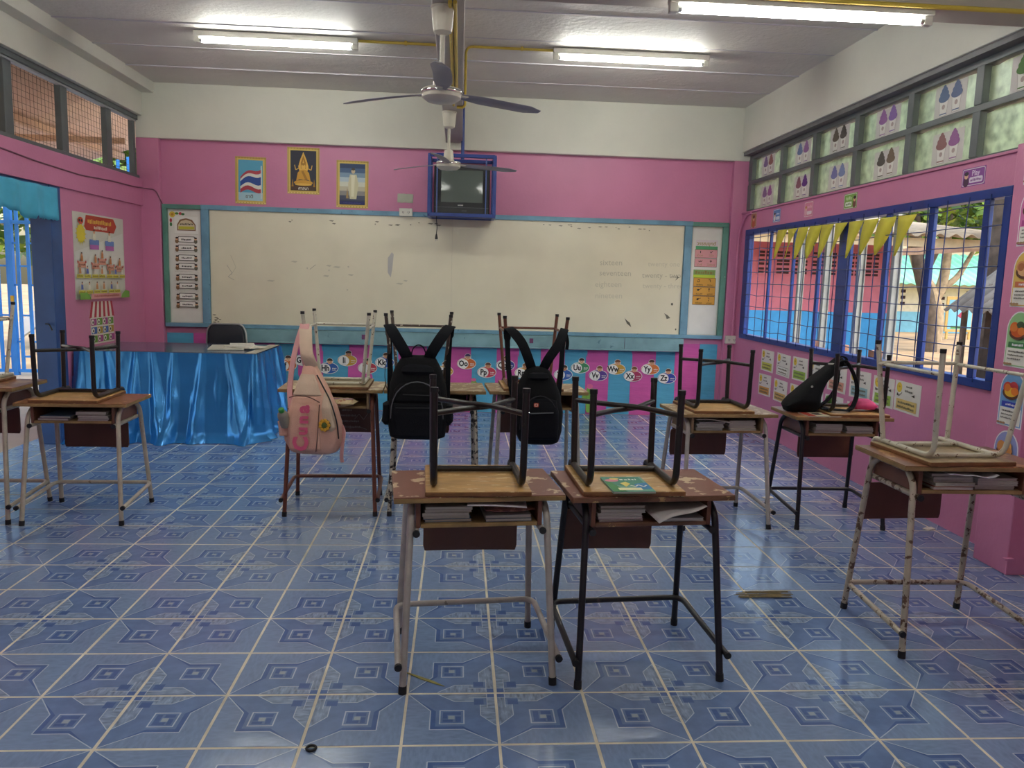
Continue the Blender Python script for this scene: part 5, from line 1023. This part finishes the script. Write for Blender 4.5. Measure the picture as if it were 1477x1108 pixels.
def foliage(blobs, n, size, seed):
    rs = random.Random(seed); mb = MB()
    for m_ in LEAF: mb.mi(m_)
    vol = [b[3]**2 for b in blobs]; tot = sum(vol)
    for (cx, cy, cz, r), v in zip(blobs, vol):
        for _ in range(int(n*v/tot)):
            d = Vector((rs.gauss(0, 1), rs.gauss(0, 1), rs.gauss(0, 1))).normalized()*r*rs.uniform(.45, 1)**.5; c = Vector((cx, cy, cz))+Vector((d.x, d.y, d.z*.75))
            a = Vector((rs.uniform(-1, 1), rs.uniform(-1, 1), rs.uniform(-.6, .6))).normalized(); b = a.cross(Vector((rs.uniform(-1, 1), rs.uniform(-1, 1), rs.uniform(-1, 1)))).normalized(); s_ = size*rs.uniform(.6, 1.3)
            k = len(mb.v); mb.v += [tuple(c-a*s_), tuple(c+b*s_*.4), tuple(c+a*s_), tuple(c-b*s_*.4)]; mb.f.append((k, k+1, k+2, k+3)); mb.m.append(rs.randrange(3))
    return mb
foliage([(0, 0, .55, .3)], 120, .12, 1).build('foliage', None, pt, fixn=False)
BARK = M('pale_bark', '#a89478', .85, var=.25, scale=5, bump=.5, bscale=18); BARKD = M('dark_bark', '#5d5248', .9, var=.3, scale=5, bump=.5, bscale=16)
def tree(label, base, limbs, blobs, n, size, seed, bark):
    o = empty('tree', base, 0, label, 'tree', 'trees in the yard')
    for i, (pts, rr) in enumerate(limbs):
        c_ = catmull(pts, 6); k = len(c_)-1; MB().tube(c_, [rr[0]+(rr[1]-rr[0])*q_/k for q_ in range(k+1)], 10).build('trunk' if i == 0 else 'branch', bark, o, smooth=True)
    f_ = foliage(blobs, n, size, seed).build('foliage', None, o, fixn=False); tag(f_, kind='stuff'); return o
tree('pale trunked forked tree in the middle of the yard', (15.2, 22, -.16), [([(0, 0, 0), (.05, 0, .8), (-.15, 0, 1.5), (-.55, 0, 2.2), (-.9, .1, 3.2)], (.34, .16)), ([(-.05, 0, 1.3), (.2, 0, 1.8), (.35, .1, 2.8), (.3, .2, 4)], (.2, .1)), ([(.1, 0, 1.6), (.7, 0, 2.1), (1.2, .1, 2.9)], (.12, .06)), ([(.1, 0, 1.5), (.5, .1, 1.9), (1.0, .2, 2.2)], (.09, .04))], [(-1, .5, 4.6, 1.6), (.8, .3, 4.4, 1.5), (.1, .2, 5.8, 2), (1.6, 0, 3.6, 1.0), (-1.8, 0, 3.6, .9)], 3600, .2, 21, BARK)
tree('dark leaning tree with bright leaves behind the annex roof end', (12.4, 17.6, -.16), [([(0, 0, 0), (-.1, 0, 1.2), (-.5, 0, 2.4), (-.7, 0, 3.6)], (.24, .12)), ([(-.3, 0, 2), (.1, 0, 3), (.4, 0, 4)], (.1, .06))], [(-.9, 0, 3.9, 1.1), (.6, 0, 4.0, 1.2), (-.5, .3, 5.2, 1.6), (-2.0, .2, 3.9, 1.1), (1.9, .2, 3.4, 1.0), (-3.2, .3, 4.6, 1.2), (2.4, 0, 4.8, 1.2)], 4600, .15, 22, BARKD)
tree('thick dark double trunk behind the lean-to roof', (9.35, 10.75, -.16), [([(0, 0, 0), (.02, 0, 1.5), (-.06, 0, 3), (-.1, 0, 5)], (.26, .2)), ([(.5, .4, 0), (.5, .4, 2), (.45, .4, 4.6)], (.2, .14))], [(-.3, 0, 5.6, 1.5), (.9, .4, 5.4, 1.4), (.2, .3, 6.8, 1.6)], 3000, .15, 23, BARKD)
tree('broad leafy tree standing behind the pink and blue building', (4.6, 22, -.16), [([(0, 0, 0), (.1, 0, 2), (-.1, 0, 4)], (.3, .2))], [(0, 0, 5.5, 2.2), (-2, .4, 5, 1.7), (2.1, .2, 5, 1.8), (.3, 0, 7.5, 2)], 3600, .22, 24, BARK)
tree('leafy tree growing close beside the high window panes', (7.6, 4.0, -.16), [([(0, 0, 0), (.1, 0, 2), (-.1, 0, 4)], (.2, .13))], [(0, 0, 5.2, 1.5), (-.8, 1.4, 5.3, 1.3), (.8, -1.4, 5.1, 1.4), (0, 0, 6.5, 1.5)], 3600, .16, 25, BARKD)
tree('far tree behind the green roofed building', (22, 34, -.16), [([(0, 0, 0), (.1, 0, 3), (-.1, 0, 6)], (.4, .3))], [(0, 0, 6.5, 3.5), (-4, .4, 5.5, 3), (4, .2, 6, 3.2), (-8, 0, 6, 3), (8, 1, 6, 3)], 3600, .4, 26, BARK)
# lean-to with a corrugated grey roof
hu = empty('lean_to', (9.02, 8.9, -.16), 0, 'small lean-to shed under a steep grey corrugated roof', 'shed')
GRF = M('grey_sheet_roof', '#8a8378', .6, var=.25, scale=3, c2='#6a5f54', thr=.6, sub=6)
m = MB(); n = 60; L0, L1 = [], []
for i in range(n+1):
    y = -1.4+2.8*i/n; w_ = .03*sin(2*pi*i/5); L0.append((-.95, y, 1.30+w_)); L1.append((1.3, y, 3.1+w_))
m.loft([L0, L1], closed=False, cap=False); r_ = m.build('roof', GRF, hu, smooth=True); sm = r_.modifiers.new('t', 'SOLIDIFY'); sm.thickness = .012
MB().box(-.4, 1.2, -1.1, 1.1, 0, 1.35).build('wall', M('shed_dark', '#4a4038', .9, var=.2), hu)
for y in (-1.2, 1.2): MB().tube([(-.7, y, 0), (-.7, y, 1.45)], .05, 8).build('post', BARKD, hu)
# ---- walkway side: roof, blue grille gate
wr_ = empty('walkway_roof', (-3.6, 2.5, 2.9), 0, 'sloping beige corrugated walkway roof seen through the wire mesh', 'roof')
m = MB(); n = 160; L0, L1 = [], []
for i in range(n+1):
    y = -7+12.6*i/n; w_ = .012*sin(2*pi*i/4); L0.append((.06, y, .32+w_)); L1.append((-3.0, y, -.62+w_))
m.loft([L0, L1], closed=False, cap=False); r_ = m.build('roof_sheet', M('beige_sheet', '#dcc4ae', .6, var=.1, scale=1.2), wr_, smooth=True); sm = r_.modifiers.new('t', 'SOLIDIFY'); sm.thickness = .006
for x in (-.9, -2.0): MB().box(x-.03, x+.03, -7, 5.6, .32-.307*(.06-x)-.11, .32-.307*(.06-x)-.025).build('purlin', M('orange_purlin', '#cfae90', .6), wr_)
for y in (-2.5, .5, 3.5): MB().box(-2.96, .0, y-.03, y+.03, -.2, -.14).build('tie_beam', M('orange_purlin', '#cfae90'), wr_)
for y in (-4.0, 1.0, 5.4): MB().box(-2.95, -2.85, y-.05, y+.05, -2.92, -.6).build('post', M('post_blue', '#2f6fb8', .5), wr_)
gt = empty('grille_gate', (-6.0, 8.3, -.02), 0, 'bright blue steel grille gate beyond the doorway', 'gate'); GB = M('gate_blue', '#2f86dc', .4, var=.08)
for i in range(38):
    x = -2.6+i*.132
    MB().box(x-.02, x+.02, -.012, .012, .05, min(2.96, 3.2-.307*(-3.54+6.0-x))).build('bar', GB, gt)
for z in (.06, 2.02): MB().box(-2.62, 2.32, -.02, .02, z-.022, z+.022).build('rail', GB, gt)
for i in range(37):
    for z in ((.45, 1.2, 1.75) if i % 2 else (.25, .8, 1.45)): MB().box(-2.6+i*.132+.014, -2.6+(i+1)*.132-.014, -.01, .01, z-.012, z+.012).build('cross_bar', GB, gt)
for x in (-.05, .62): MB().box(x-.03, x+.03, -.03, .03, 0, 2.4).build('post', GB, gt)
MB().box(-.06, -.02, -.05, -.03, .98, 1.06).build('padlock', M('brass', '#b8923a', .35, metal=.8), gt)
st = empty('stair_rail', (-6.0, 9.6, -.16), 0, 'white sloping stair side beyond the blue gate', 'stairs')
MB().prism([(-.7, .5), (1.2, 1.9), (1.2, 2.15), (-.7, .75)], 'y', -.05, .05).build('stringer', M('white_render', '#e2e0da', .7), st); MB().box(.1, .9, -.3, .5, 0, .75).build('step_block', M('aqua_block', '#5ab4d0', .7), st, bevel=.01); MB().box(.3, .9, -.2, .5, .75, 1.1).build('step_block', M('aqua_block', '#5ab4d0'), st, bevel=.01)
tree('leafy tree beyond the blue gate', (-7.2, 13, -.16), [([(0, 0, 0), (.1, 0, 2), (-.1, 0, 4)], (.25, .16))], [(0, 0, 3.2, 1.6), (-1.6, 0, 2.8, 1.5), (1.6, .4, 2.9, 1.5), (.2, 0, 4.6, 1.7), (3.2, .5, 3, 1.4)], 3600, .2, 31, BARK)
